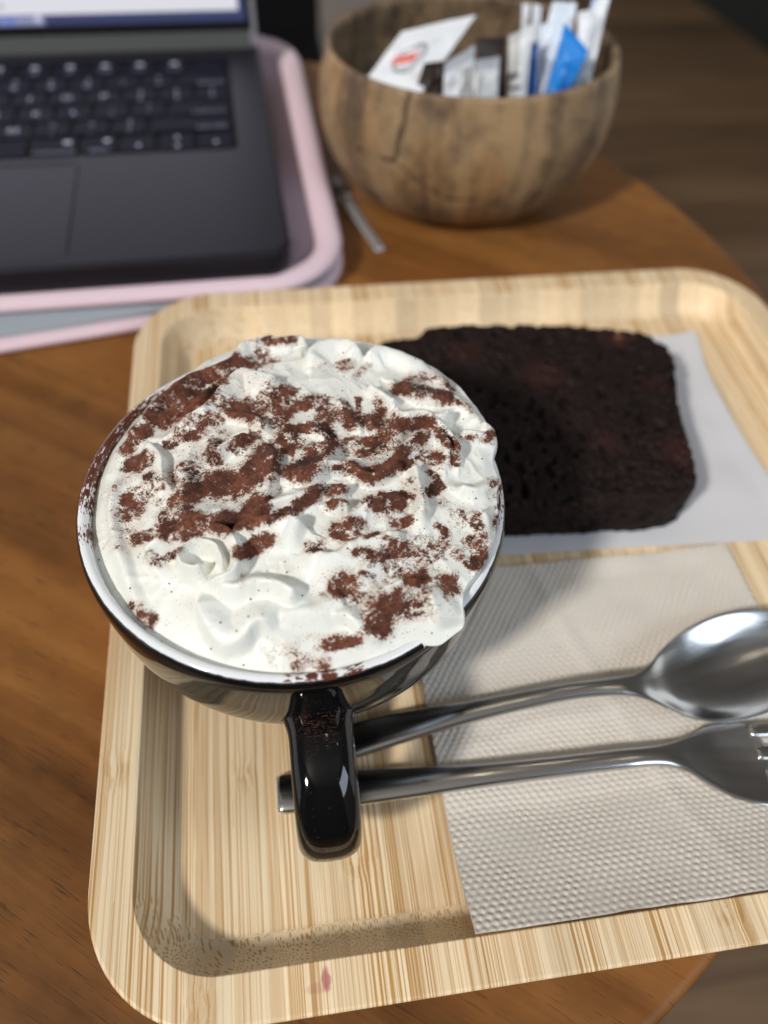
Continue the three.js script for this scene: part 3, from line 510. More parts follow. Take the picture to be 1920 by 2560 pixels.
{
  const t = thing('chocolate_cake', 'thick dark chocolate loaf cake slice lying on white paper', 'cake', [150, BED + 0.9, -180]);
  const outline = [[112, -219.5], [118, -224.5], [126, -226], [142, -225.5], [158, -224], [176, -221.5], [194, -218], [205, -214.5], [211.5, -208], [212.5, -198], [209, -186], [205.5, -174], [203, -162], [200.5, -149], [198.5, -139], [195, -133.5], [186, -131], [165, -131.5], [140, -133], [124, -134.5], [110, -141], [103, -156], [104, -176], [108, -192], [103, -199], [95.5, -206], [94.5, -214], [99, -219], [106, -220]].map(([x, z]) => new THREE.Vector3(x - 150, z + 180, 0));
  const loop = new THREE.CatmullRomCurve3(outline, true, 'centripetal').getSpacedPoints(560).slice(0, 560).map((q) => [q.x, q.y]).reverse();
  const HT = 20.5, rings = [];
  const put = (k, y) => rings.push(loop.map(([x, z]) => [x * k, y, z * k]));
  put(0.5, 0); put(0.96, 0); put(0.985, 0.8);
  for (let i = 1; i <= 26; i++) put(1, 0.8 + (HT - 2.0) * i / 26);
  put(0.993, HT - 0.6); put(0.982, HT);
  for (let i = 1; i <= 90; i++) put(0.982 * (1 - i / 91), HT);
  const g = ringsGeo(rings, true);
  const P = g.attributes.position, Nn = g.attributes.normal, col = new Float32Array(P.count * 3);
  const chips = [[44, -33, 7, 0.9], [48, 30, 9, 0.6], [9, -13, 9, 0.5], [22, 22, 6, 0.4], [-20, -30, 7, 0.4], [50, -5, 5, 0.3]];
  for (let i = 0; i < P.count; i++) {
    const x = P.getX(i), y = P.getY(i), z = P.getZ(i), big = fbm3(x / 9, y / 9, z / 9, 3, 611), mid = fbm3(x / 1.9, y / 1.9, z / 1.9, 3, 613), fine = noise3(x / 0.7, y / 0.7, z / 0.7, 617);
    const hole = sstep(0.64, 0.74, noise3(x / 2.7, y / 2.7, z / 2.7, 619)), h2 = sstep(0.66, 0.78, noise3(x / 1.3, y / 1.3, z / 1.3, 621));
    const side = y < HT - 1.2 ? 1 : 0;
    const slope = y > HT - 3 ? 1.3 * (noise2(x / 40, z / 40, 623) - 0.5) : 0;
    const d = y < 0.5 ? 0 : (1.3 * (big - 0.5) + 1.8 * (mid - 0.5)) * (1 - 0.35 * side) + 0.5 * (fine - 0.5) - (1.6 * hole + 1.0 * h2) * (1 - 0.7 * side);
    P.setXYZ(i, x + Nn.getX(i) * d, Math.max(0, y + Nn.getY(i) * d + slope), z + Nn.getZ(i) * d);
    let red = 0; for (const c of chips) red = Math.max(red, c[3] * (1 - sstep(0.3, 1.4, Math.hypot(x - c[0], z - c[1]) / c[2] + 0.7 * (mid - 0.5))));
    const k = (0.45 + 0.6 * big + 0.7 * mid + 0.35 * fine) * (1 - 0.5 * hole), sheenSpot = Math.exp(-((x - 44) ** 2 + (z + 33) ** 2) / 2.2);  // sheen of one chocolate chip, painted into the colour as a light spot
    col.set([lerp(0.0115 * k, 0.036 * k, red) + 0.16 * sheenSpot, lerp(0.0058 * k, 0.0120 * k, red) + 0.075 * sheenSpot, lerp(0.0048 * k, 0.0090 * k, red) + 0.05 * sheenSpot], i * 3);
  }
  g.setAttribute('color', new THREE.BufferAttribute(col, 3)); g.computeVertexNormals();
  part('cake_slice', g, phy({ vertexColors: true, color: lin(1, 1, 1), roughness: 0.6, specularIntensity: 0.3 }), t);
}

// ---------------------------------------------------------------- paper napkin
{
  const t = thing('paper_napkin', 'folded beige paper napkin embossed with small dots under the cutlery', 'napkin', [0, BED, 0]);
  const X = [93.2, 209.2], Z = [-121.4, -11.3];
  const bed = (x, z) => {
    const edge = sstep(-44, -11.5, z), up = 13.4 * Math.pow(clamp((z + 43) / 31.5), 1.35);
    const crease = 0.5 * Math.exp(-Math.pow((x - 150 - 0.25 * (z + 60) - 5 * noise2(z / 20, 1, 645)) / 3, 2)) + 0.5 * Math.exp(-Math.pow((z + 66 + 0.12 * (x - 150) + 4 * noise2(x / 18, 1, 647)) / 3, 2));
    const w = crease + 2.4 * (fbm2(x / 34, z / 22, 2, 631) - 0.35) + 1.4 * Math.max(0, Math.sin(x / 17 + z / 24)) * (1 - edge) + 0.8 * (noise2(x / 16, z / 60, 633) - 0.5) * edge;
    const back = 1.4 * sstep(-113, -121, z) * noise2(x / 14, 2, 635);
    const press = 1 - 0.92 * Math.exp(-(((x - 188) / 24) ** 2 + ((z + 72) / 17) ** 2));        // pressed flat under the spoon
    return up + Math.max(0.05, w * press * (0.35 + 0.65 * (1 - 0.7 * edge))) + back;
  };
  const wave = (x) => 0.5 * (noise2(x / 21, 3, 637) - 0.5) + 0.35 * (noise2(x / 6, 3, 639) - 0.5);
  const dot = (x, z) => { const rz = 1.62, a = 2.3, j = Math.floor(z / rz); let m = 0; for (let q = j - 1; q <= j + 2; q++) { const off = (q & 1) ? a / 2 : 0, cx = Math.round((x - off) / a) * a + off, d = Math.hypot(x - cx, z - q * rz); m = Math.max(m, 1 - sstep(0.25, 0.95, d)); } return m; };
  const sheet = (nu, nv, lift, em, grow) => gridGeo(nu, nv, (u, v) => {
    const x0 = lerp(X[0] - grow, X[1] + grow, u), zf = Z[1] + wave(x0) + grow * 0.4, z = lerp(Z[0] - grow, zf, v), x = x0 + 0.5 * (noise2(z / 25, 5, 641) - 0.5) + (1 - u) * 0.9 * sstep(0.4, 0, v);
    return [x, bed(x, z) + lift + (em ? (0.22 + 0.42 * noise2(x / 5, z / 5, 649)) * dot(x + 0.5 * noise2(x / 6, z / 6, 651), z + 0.5 * noise2(x / 6, z / 6, 653)) + 0.05 * noise2(x / 0.3, z / 0.3, 643) : 0), z];
  });
  const np = std({ color: lin(0.68, 0.62, 0.545), roughness: 0.95 });
  part('napkin_top', sheet(360, 345, 0.85, true, 0), np, t);
  part('napkin_fold', sheet(60, 60, 0.55, false, 0.25), np, t);
  part('napkin_fold', flipped(sheet(60, 60, 0.28, false, -0.3)), np, t);
  part('napkin_fold', flipped(sheet(60, 60, 0.05, false, 0.1)), np, t);
}

// ---------------------------------------------------------------- cutlery
const scratch = valueTex(512, 512, (u, v) => 0.5 + 0.35 * (fbm2(u * 4, v * 60, 2, 651) - 0.5) + 0.4 * (fbm2(u * 6, v * 6, 3, 653) - 0.5), THREE.MirroredRepeatWrapping);
const steel = std({ color: lin(0.62, 0.615, 0.605), metalness: 1, roughness: 0.36, roughnessMap: scratch });
function loft(rows, x0, x1, n, m = 22) {          // rows: [x, z middle, half width, y of the edges, thickness, dish (down in the middle, negative = crowned)]
  const pos = [], uv = [], idx = [], L = 2 * m;
  for (let i = 0; i <= n; i++) {
    const e = i / n, x = lerp(x0, x1, e), [zc, hw, y, th, dish] = table1(rows, x);
    const cut = Math.sqrt(clamp(Math.min(e, 1 - e) * n / 2.2));
    for (let k = 0; k < L; k++) {
      const topside = k < m, s = topside ? -1 + 2 * k / (m - 1) : 1 - 2 * (k - m) / (m - 1), sh = Math.sin(s * PI / 2);
      const yt = y - dish * (1 - sh * sh), edge = Math.sqrt(Math.max(0, 1 - Math.pow(Math.abs(sh), 8)));
      pos.push(x, topside ? yt - th * 0.5 + th * 0.5 * edge : yt - th * 0.5 - th * 0.5 * edge, zc + sh * Math.max(0.05, hw) * lerp(0.86, 1, cut)); uv.push(x / 60, s);
    }
  }
  for (let i = 0; i < n; i++) for (let k = 0; k < L; k++) { const a = i * L + k, b = i * L + (k + 1) % L; idx.push(a, b, a + L, b, b + L, a + L); }
  for (const i of [0, n]) { const c = pos.length / 3, b = i * L; let sx = 0, sy = 0, sz = 0; for (let k = 0; k < L; k++) { sx += pos[(b + k) * 3] / L; sy += pos[(b + k) * 3 + 1] / L; sz += pos[(b + k) * 3 + 2] / L; } pos.push(sx, sy, sz); uv.push(0, 0); for (let k = 0; k < L; k++) i ? idx.push(b + k, b + (k + 1) % L, c) : idx.push(b + (k + 1) % L, b + k, c); }
  const g = new THREE.BufferGeometry(); g.setAttribute('position', new THREE.Float32BufferAttribute(pos, 3)); g.setAttribute('uv', new THREE.Float32BufferAttribute(uv, 2)); g.setIndex(idx); return flipped(g);
}
{
  const t = thing('fork', 'polished steel fork lying across the napkin', 'fork', [0, 0, 0]);
  const rows = [[47, -54.4, 5.6, 8.6, 2.0, -0.5], [60, -53.7, 5.5, 9.2, 2.0, -0.6], [82, -52.4, 4.5, 10.6, 2.0, -0.6], [109, -51.0, 3.2, 12.6, 2.3, -0.7], [146, -50.3, 2.9, 13.6, 2.4, -0.7], [157, -50.0, 3.1, 13.2, 2.3, -0.5], [163, -49.3, 4.5, 12.6, 2.0, 0], [168, -48.0, 7.2, 11.9, 1.8, 0.6], [174, -46.9, 10.4, 11.3, 1.7, 1.3], [181, -45.6, 12.0, 11.0, 1.6, 1.6], [190, -44.6, 12.4, 10.8, 1.6, 1.6]];
  part('handle', loft(rows, 47, 189.5, 130), steel, t);
  for (let k = 0; k < 4; k++) { const o = [-9.9, -3.3, 3.3, 9.9][k], dy = [0, -1.15, -1.15, 0][k]; part('tine', loft([[187, -44.9 + o, 2.35, 10.8 + dy, 1.7, -0.1], [205, -43.5 + o, 2.1, 10.6 + dy, 1.7, -0.1], [225, -41.8 + o * 0.96, 1.7, 12.6 + dy * 0.5, 1.6, -0.1], [236, -40.8 + o * 0.94, 0.7, 14.6, 1.2, 0]], 187, 236, 40, 10), steel, t); }
}
{
  const t = thing('spoon', 'polished steel spoon with deep oval bowl lying beside the fork', 'spoon', [0, 0, 0]);
  const rows = [[58, -64.8, 5.3, 9.4, 2.0, -0.5], [70, -66.4, 5.3, 10.6, 2.0, -0.6], [84, -67.9, 4.7, 12.2, 2.0, -0.6], [105, -69.3, 3.3, 14.6, 2.3, -0.7], [134, -70.7, 2.6, 17.2, 2.4, -0.7], [150, -70.4, 2.9, 17.6, 2.2, -0.5], [156, -69.8, 3.9, 17.3, 1.9, 0.4], [161, -69.5, 6.4, 16.9, 1.6, 1.8], [168, -69.9, 11.4, 16.6, 1.3, 3.9], [177, -71.2, 15.0, 16.3, 1.2, 5.4], [188, -73.2, 16.6, 16.2, 1.2, 6.0], [200, -75.4, 15.8, 16.4, 1.2, 5.6], [210, -77.3, 12.6, 16.8, 1.2, 4.8], [217, -78.6, 8.6, 17.4, 1.2, 2.6], [222, -79.5, 2.2, 17.8, 1.2, 0.4]];
  part('handle_and_bowl', loft(rows, 58, 222, 170, 34), steel, t);
}

// ---------------------------------------------------------------- coconut bowl with sachets
const BOWL = [161, 0, -369];
{
  const t = thing('coconut_bowl', 'brown cracked coconut shell bowl full of sachets', 'bowl', BOWL);
  const prof = [[0, 0], [28, 0], [36, 0.9], [48, 5.5], [58, 13.5], [66, 24], [71, 36], [73.4, 49], [73.0, 60], [71.4, 69], [70.0, 75.2], [68.9, 76.3], [67.4, 76.1], [66.5, 74.8], [67.4, 66], [68.4, 54], [66.5, 42], [61, 29], [52, 17.5], [38, 9], [20, 5.5], [0, 5]];
  const N = 150, curve = new THREE.CatmullRomCurve3(prof.map(([r, y]) => new THREE.Vector3(r, y, 0)), false, 'centripetal').getPoints(N);
  const pts = curve.map((q) => new THREE.Vector2(Math.max(0, q.x), Math.max(0, q.y)));
  let lip = 0; pts.forEach((q, i) => { if (q.y > pts[lip].y) lip = i; });
  const g = new THREE.LatheGeometry(pts, 200, PI), P = g.attributes.position;
  for (let i = 0; i < P.count; i++) { const x = P.getX(i), y = P.getY(i), z = P.getZ(i), k = 1 + 0.03 * (fbm3(x / 50, y / 50, z / 50, 2, 661) - 0.5) * sstep(0, 20, y); P.setXYZ(i, x * k, y, z * k * 0.835); }
  g.computeVertexNormals();
  const CR = [[147, 76, 146, 61, 2.0], [146, 61, 144, 46, 1.9], [144, 46, 132, 46.5, 1.0], [132, 46.5, 121, 44, 0.7], [144, 46, 152, 38, 1.0], [152, 38, 164, 30, 0.9], [164, 30, 182, 28, 0.8], [182, 28, 206, 29, 0.7]];   // cracks: degrees, height -> degrees, height, width
  const look = (u, v, o) => {
    const i = v * N, q = pts[Math.min(N, Math.round(i))], deg = u * 360, out = i < lip - 1, th = u * 2 * PI, cx = Math.cos(th), sx = Math.sin(th);
    const streak = fbm3(cx * 7, sx * 7, q.y / 110, 3, 671), blot = fbm3(cx * 9, sx * 9, q.y / 9, 4, 673), fine = fbm3(cx * 40, sx * 40, q.y / 2.2, 2, 677), lineV = noise2(u * 420, q.y / 30, 679);
    if (out) {
      const dk = clamp(0.32 + 2.1 * (streak - 0.44) + 1.25 * (blot - 0.47) + 0.5 * (fine - 0.5) + 0.25 * (lineV - 0.5)), warm = sstep(0.45, 0.7, fbm3(cx * 3, sx * 3, q.y / 40, 2, 683));
      o[0] = lerp(0.36, 0.105, dk); o[1] = lerp(lerp(0.235, 0.205, warm), 0.064, dk); o[2] = lerp(lerp(0.120, 0.085, warm), 0.038, dk);
      let c = 0; const wx = deg + 1.4 * (noise2(q.y / 5, deg / 6, 685) - 0.5), wy = q.y + 1.2 * (noise2(deg / 4, q.y / 8, 687) - 0.5);
      for (const [a0, y0, a1, y1, w] of CR) { const s = 1.25, dx = (a1 - a0) * s, dy = y1 - y0, px = (wx - a0) * s, py = wy - y0, tt = clamp((px * dx + py * dy) / (dx * dx + dy * dy)), d = Math.hypot(px - dx * tt, py - dy * tt); c = Math.max(c, 1 - sstep(w * 0.25, w * 0.75, d)); }
      const cw = 0.62 * c * (deg < 148 && q.y > 45 ? 1 : 0.6); o[0] *= 1 - cw; o[1] *= 1 - cw; o[2] *= 1 - cw; o[3] = c;
    } else { const dk = clamp(0.35 + 1.6 * (blot - 0.45) + 0.9 * (fine - 0.5)); o[0] = lerp(0.25, 0.055, dk); o[1] = lerp(0.165, 0.032, dk); o[2] = lerp(0.09, 0.020, dk); o[3] = 0; }
  };
  const map = colourTex(1536, 512, look), o4 = [0, 0, 0, 0];
  const bump = valueTex(1536, 512, (u, v) => { look(u, v, o4); return 0.6 + 0.6 * (o4[0] - 0.2) - 0.55 * o4[3]; });
  part('shell', g, std({ map, bumpMap: bump, bumpScale: 0.0012, roughness: 0.62 }), t);
}
function sachet(name, label, group, c4, puff, mat, crimp = 0.10) {        // corners [TL, TR, BR, BL] in mm above the table
  const base = c4[3], t = thing(name, label, 'sachet', base, 0, group), [A, B, C, D] = c4.map((q) => new THREE.Vector3(q[0] - base[0], q[1] - base[1], q[2] - base[2]));
  const nrm = new THREE.Vector3().crossVectors(new THREE.Vector3().subVectors(C, A), new THREE.Vector3().subVectors(B, D)).normalize(); if (nrm.z < 0) nrm.negate();
  const p = new THREE.Vector3(), q = new THREE.Vector3(), seed = c4[0][0];
  const side = (sg) => gridGeo(30, 30, (u, v) => {
    p.lerpVectors(A, B, u); q.lerpVectors(D, C, u); p.lerp(q, v);
    const e = Math.min(v, 1 - v) < crimp ? 0 : Math.pow(Math.sin(PI * clamp((v - crimp) / (1 - 2 * crimp))), 0.6) * Math.pow(Math.sin(PI * u), 0.5), wr = (fbm2(u * 5 + seed, v * 5, 3, 691) - 0.5) * 2.6 * (0.4 + e);
    return [p.x + nrm.x * (sg * (0.12 + puff * e) + wr), p.y + nrm.y * (sg * (0.12 + puff * e) + wr), p.z + nrm.z * (sg * (0.12 + puff * e) + wr), u, 1 - v];
  });
  part('pouch', mergeGeometries([side(1), flipped(side(-1))]), mat, t);
}
function canvasTex(w, h, draw) { const c = document.createElement('canvas'); c.width = w; c.height = h; const x = c.getContext('2d'); draw(x, w, h); const t = new THREE.CanvasTexture(c); t.colorSpace = THREE.SRGBColorSpace; finish(t, THREE.ClampToEdgeWrapping); return t; }
const scribble = (x, cx, cy, w, n, h, seed) => { const r = rng(seed); for (let j = 0; j < n; j++) { let px = cx - w / 2; const y = cy + j * h * 1.7; while (px < cx + w / 2) { const l = h * (0.5 + r()); x.fillRect(px, y, l * 0.75, h * (0.7 + 0.3 * r())); px += l * 1.15; } } };
{
  const paper = (draw) => std({ map: canvasTex(256, 256, (x, w, h) => { x.fillStyle = '#eceef2'; x.fillRect(0, 0, w, h); draw?.(x, w, h); }), roughness: 0.55 });
  const logo = paper((x) => {
    x.save(); x.translate(112, 138);
    x.strokeStyle = '#8d9196'; x.fillStyle = '#c9ccd0'; x.lineWidth = 9; x.beginPath(); x.ellipse(8, 0, 52, 50, 0, 0, 7); x.fill(); x.stroke();
    x.fillStyle = '#f1f2f4'; x.beginPath(); x.ellipse(-6, -2, 36, 34, 0, 0, 7); x.fill();
    x.rotate(-0.10); x.fillStyle = '#d8433a'; x.fillRect(-58, -22, 92, 34); x.fillStyle = '#f3d6d2'; scribble(x, -12, -13, 80, 1, 13, 5); x.fillStyle = '#9a9ea3'; scribble(x, 18, 24, 60, 1, 10, 8);
    x.restore();
  });
  const dy = 0, lift = (c) => c.map((q) => [q[0], q[1] + dy, q[2]]);
  const low = (c, d = 16, dz = 0) => { const o = lift(c); o[2] = [lerp(o[1][0], o[2][0], 1.25), o[2][1] - d, o[2][2] + dz]; o[3] = [lerp(o[0][0], o[3][0], 1.25), o[3][1] - d, o[3][2] + dz]; return o; };
  const GR = 'sachets in the coconut bowl';
  sachet('sugar_sachet', 'white sachet with red and grey round emblem lying in the coconut bowl', GR, lift([[125.7, 82.8, -364.0], [160.6, 87.2, -369.0], [126.2, 70.9, -323.0], [103.4, 70.6, -337.0]]), 1.6, logo);
  const text = (rows) => paper((x) => { x.fillStyle = '#b9bcc4'; x.fillRect(0, 0, 256, 40); x.fillStyle = '#5a5f68'; for (const [cx, cy, w, n, hh, s] of rows) { x.save(); x.translate(cx, cy); x.rotate(-PI / 2); scribble(x, 0, 0, w, n, hh, s); x.restore(); } });
  sachet('sweetener_sachet', 'white sachet with grey top and columns of dark print in the bowl', GR, low([[138.6, 83.5, -329.0], [151.7, 89.9, -331.0], [152.5, 70.7, -321.0], [139.7, 71.0, -321.0]], 14, -6), 1.0, text([[150, 150, 190, 4, 12, 11]]));
  sachet('sweetener_sachet', 'small white sachet with upright dark print and flared top edge, in the bowl', GR, low([[150.7, 86.6, -324.0], [161.2, 87.8, -324.0], [164.0, 70.9, -319.5], [152.2, 71.1, -319.5]], 14, -6), 1.2, text([[40, 140, 190, 3, 12, 14]]));
  sachet('sweetener_sachet', 'grey and white rounded sachet with dark bars between white and blue sachets', GR, low([[167.7, 90.6, -337.0], [177.7, 95.1, -337.0], [178.8, 67.7, -326.0], [170.1, 67.9, -326.0]], 12, -4), 2.2, paper((x) => { x.fillStyle = '#c9c9c6'; x.fillRect(0, 0, 256, 256); x.fillStyle = '#e9eaec'; x.fillRect(130, 0, 126, 256); x.fillStyle = '#6a6c70'; x.fillRect(10, 105, 120, 16); x.fillRect(10, 140, 150, 12); x.fillRect(20, 190, 150, 10); }));
  const bluewhite = paper((x) => { x.fillStyle = '#e8eef8'; x.fillRect(0, 0, 256, 256); x.fillStyle = '#9fb4dc'; x.fillRect(0, 150, 256, 106); });
  const white = paper();
  sachet('sugar_stick', 'narrow white stick sachet with its tip up at the back of the bowl', GR, low([[183.3, 90.0, -374.0], [186.9, 89.9, -374.0], [189.0, 72.7, -369.0], [185.0, 72.8, -369.0]], 8), 0.8, white);
  sachet('sugar_stick', 'narrow white stick sachet with blue lower half at the back of the bowl', GR, low([[187.8, 90.6, -372.0], [191.6, 89.6, -372.0], [194.2, 73.5, -367.0], [189.5, 73.5, -367.0]], 8), 0.8, bluewhite);
  sachet('sugar_sachet', 'tall white sachet with pale blue lower part behind the bright blue one', GR, low([[191.7, 96.5, -357.0], [202.7, 96.0, -357.0], [199.6, 64.4, -334.0], [181.4, 64.0, -334.0]], 10), 2.4, paper((x) => { const g = x.createLinearGradient(0, 0, 256, 0); x.fillStyle = '#dfe7f2'; x.fillRect(0, 0, 256, 256); x.fillStyle = '#6f87b8'; x.fillRect(110, 120, 146, 136); x.fillStyle = '#2e5aa0'; x.fillRect(140, 180, 116, 76); }));
  sachet('sweetener_sachet', 'bright blue twisted sachet leaning among the white ones', GR, low([[192.9, 94.2, -341.0], [204.6, 84.9, -335.0], [197.9, 68.1, -328.0], [188.7, 68.3, -328.0]], 8, -4), 2.6, std({ map: canvasTex(128, 128, (x) => { x.fillStyle = '#1f86de'; x.fillRect(0, 0, 128, 128); x.fillStyle = '#0f57a8'; x.beginPath(); x.moveTo(60, 128); x.lineTo(64, 40); x.lineTo(128, 128); x.fill(); x.fillStyle = '#9cc6ef'; scribble(x, 34, 92, 44, 3, 7, 21); }), roughness: 0.4 }));
  sachet('sugar_sachet', 'long white sachet with a column of fine dark print beside the bright blue one', GR, low([[208.5, 98.0, -354.0], [216.6, 100.2, -354.0], [211.3, 71.2, -336.0], [204.0, 70.5, -336.0]], 10, -2), 1.6, paper((x) => { x.fillStyle = '#5d6c7a'; for (let j = 0; j < 34; j++) x.fillRect(120, 50 + j * 5, 50 + 22 * hash2(j, 1, 3), 2); x.fillStyle = '#b9cbe8'; x.fillRect(0, 0, 60, 256); }));
  sachet('sweetener_sachet', 'dark blue sachet edge pressed between the grey sachet and the tall white one', GR, low([[178.3, 87.1, -337.0], [180.8, 87.9, -337.0], [184.6, 67.4, -331.0], [178.8, 67.6, -331.0]], 8, -4), 1.4, std({ color: lin(0.012, 0.08, 0.30), roughness: 0.4 }));
  sachet('sugar_stick', 'pale blue stick sachet between the bright blue sachet and the long printed one', GR, low([[197.0, 88.1, -343.0], [203.0, 82.5, -340.0], [204.2, 67.8, -335.0], [198.6, 67.8, -335.0]], 8, -3), 1.2, std({ color: lin(0.45, 0.58, 0.80), roughness: 0.5 }));
  sachet('sugar_sachet', 'crumpled white sachet half hidden behind the bright blue one', GR, low([[201.8, 94.7, -350.0], [208.5, 95.9, -350.0], [210.2, 71.2, -338.0], [204.7, 70.5, -338.0]], 8, -2), 1.8, white);
  sachet('sugar_sachet', 'pale blue and white sachet behind the grey rounded sachet', GR, low([[186.3, 89.1, -352.0], [191.9, 91.0, -352.0], [194.2, 65.4, -340.0], [187.8, 64.7, -340.0]], 8, -2), 1.8, bluewhite);
  const brown = std({ color: lin(0.022, 0.011, 0.009), roughness: 0.5 });
  sachet('chocolate_sachet', 'dark brown sachet behind the small white sachets in the bowl', GR, low([[155.2, 87.3, -344.0], [168.6, 87.9, -344.0], [170.3, 67.4, -329.0], [156.5, 67.8, -329.0]], 10, -4), 1.6, brown);
  sachet('chocolate_sachet', 'dark brown sachet under the sachet with the red emblem', GR, low([[130.4, 82.4, -332.0], [141.6, 83.8, -332.0], [141.7, 69.1, -324.0], [125.1, 69.1, -326.0]], 10, -5), 1.6, brown);
}
// ---------------------------------------------------------------- laptop on its pink sleeve
const LT = [67.5, 0, -278.5], LTURN = 0.0314;
{
  const t = thing('laptop_sleeve', 'pink padded laptop sleeve with grey zip band under the laptop', 'laptop sleeve', [LT[0], 0, LT[2]], LTURN);
  const pink = phy({ color: lin(0.76, 0.58, 0.64), roughness: 0.95, sheen: 0.4, sheenColor: lin(1, 0.85, 0.9), sheenRoughness: 0.5 }), pale = std({ color: lin(0.42, 0.31, 0.37), roughness: 0.95 }), grey = std({ color: lin(0.30, 0.33, 0.36), roughness: 0.85 });  // pale: the pink darkened, with the shade on the top panel put into it
  // outline of the sleeve round the laptop, relative to the laptop's front right corner
  const loop = (ins) => dense(roundRect(-345 + ins, 25 - ins, -262 + ins, 3.5 - ins, 38 - ins, 14), 9);
  const skew = ([x, z], k) => [x, z + k * Math.max(0, -x - 30) * 0.14 * sstep(-60, 0, z)];      // the open zip lets the lower half slide out towards the viewer
  const rings = (list, cap) => { const n = loop(0).length; return ringsGeo(list.map(([ins, y, k]) => { const a = loop(0), cx = -160, cz = -130; return a.map(([x, z], i) => { const b = a[(i + 1) % n], c = a[(i + n - 1) % n]; let nx = b[1] - c[1], nz = -(b[0] - c[0]); const l = Math.hypot(nx, nz); nx /= l; nz /= l; if (nx * (x - cx) + nz * (z - cz) < 0) { nx = -nx; nz = -nz; } const q = skew([x - nx * ins, z - nz * ins], k); return [q[0], y, q[1]]; }); }), cap); };
  part('lower_half', rings([[6, 0, 1], [1, 0.2, 1], [-1.2, 1.6, 1], [-1.2, 3.6, 1], [0.5, 5, 1], [5, 5.4, 1]], false), pink, t);
  part('zip_band', rings([[4.5, 5.2, 0.95], [2.4, 6.2, 0.9], [2.6, 8.2, 0.5], [4.2, 10.2, 0.1]], false), grey, t);
  part('piping', rings([[5, 9.6, 0], [1.6, 9.9, 0], [-0.6, 11.4, 0], [-1, 13.2, 0], [0.2, 15.2, 0], [2.8, 16.5, 0], [6.2, 16.7, 0], [9.4, 15.6, 0], [11.6, 13.9, 0], [12.6, 12.2, 0]], false), pink, t);
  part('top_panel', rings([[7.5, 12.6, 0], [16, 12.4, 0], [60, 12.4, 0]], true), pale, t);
  part('bottom_panel', flipped(rings([[5, 0.3, 1], [60, 0.3, 1]], true)), pink, t);
}
{
  const t = thing('zip_puller', 'silver zip pull tab lying on the table by the coconut bowl', 'zip pull', [99, 0, -368]);
  const metal = std({ color: lin(0.62, 0.62, 0.60), metalness: 0.7, roughness: 0.35 });
  const bar = new RoundedBoxGeometry(5.2, 1.8, 48, 3, 0.85); bar.translate(0, 1.2, 28); bar.rotateY(0.26);
  part('tab', bar, metal, t);
  const ring = new THREE.TorusGeometry(3.2, 0.8, 8, 20); ring.rotateX(PI / 2); ring.translate(0.2, 2.0, 2.5); part('ring', ring, metal, t);
  const sl = new RoundedBoxGeometry(6.5, 4, 9, 2, 1.2); sl.translate(-3.5, 6.5, -3.5); part('slider', sl, std({ color: lin(0.2, 0.2, 0.2), metalness: 0.8, roughness: 0.4 }), t);
}
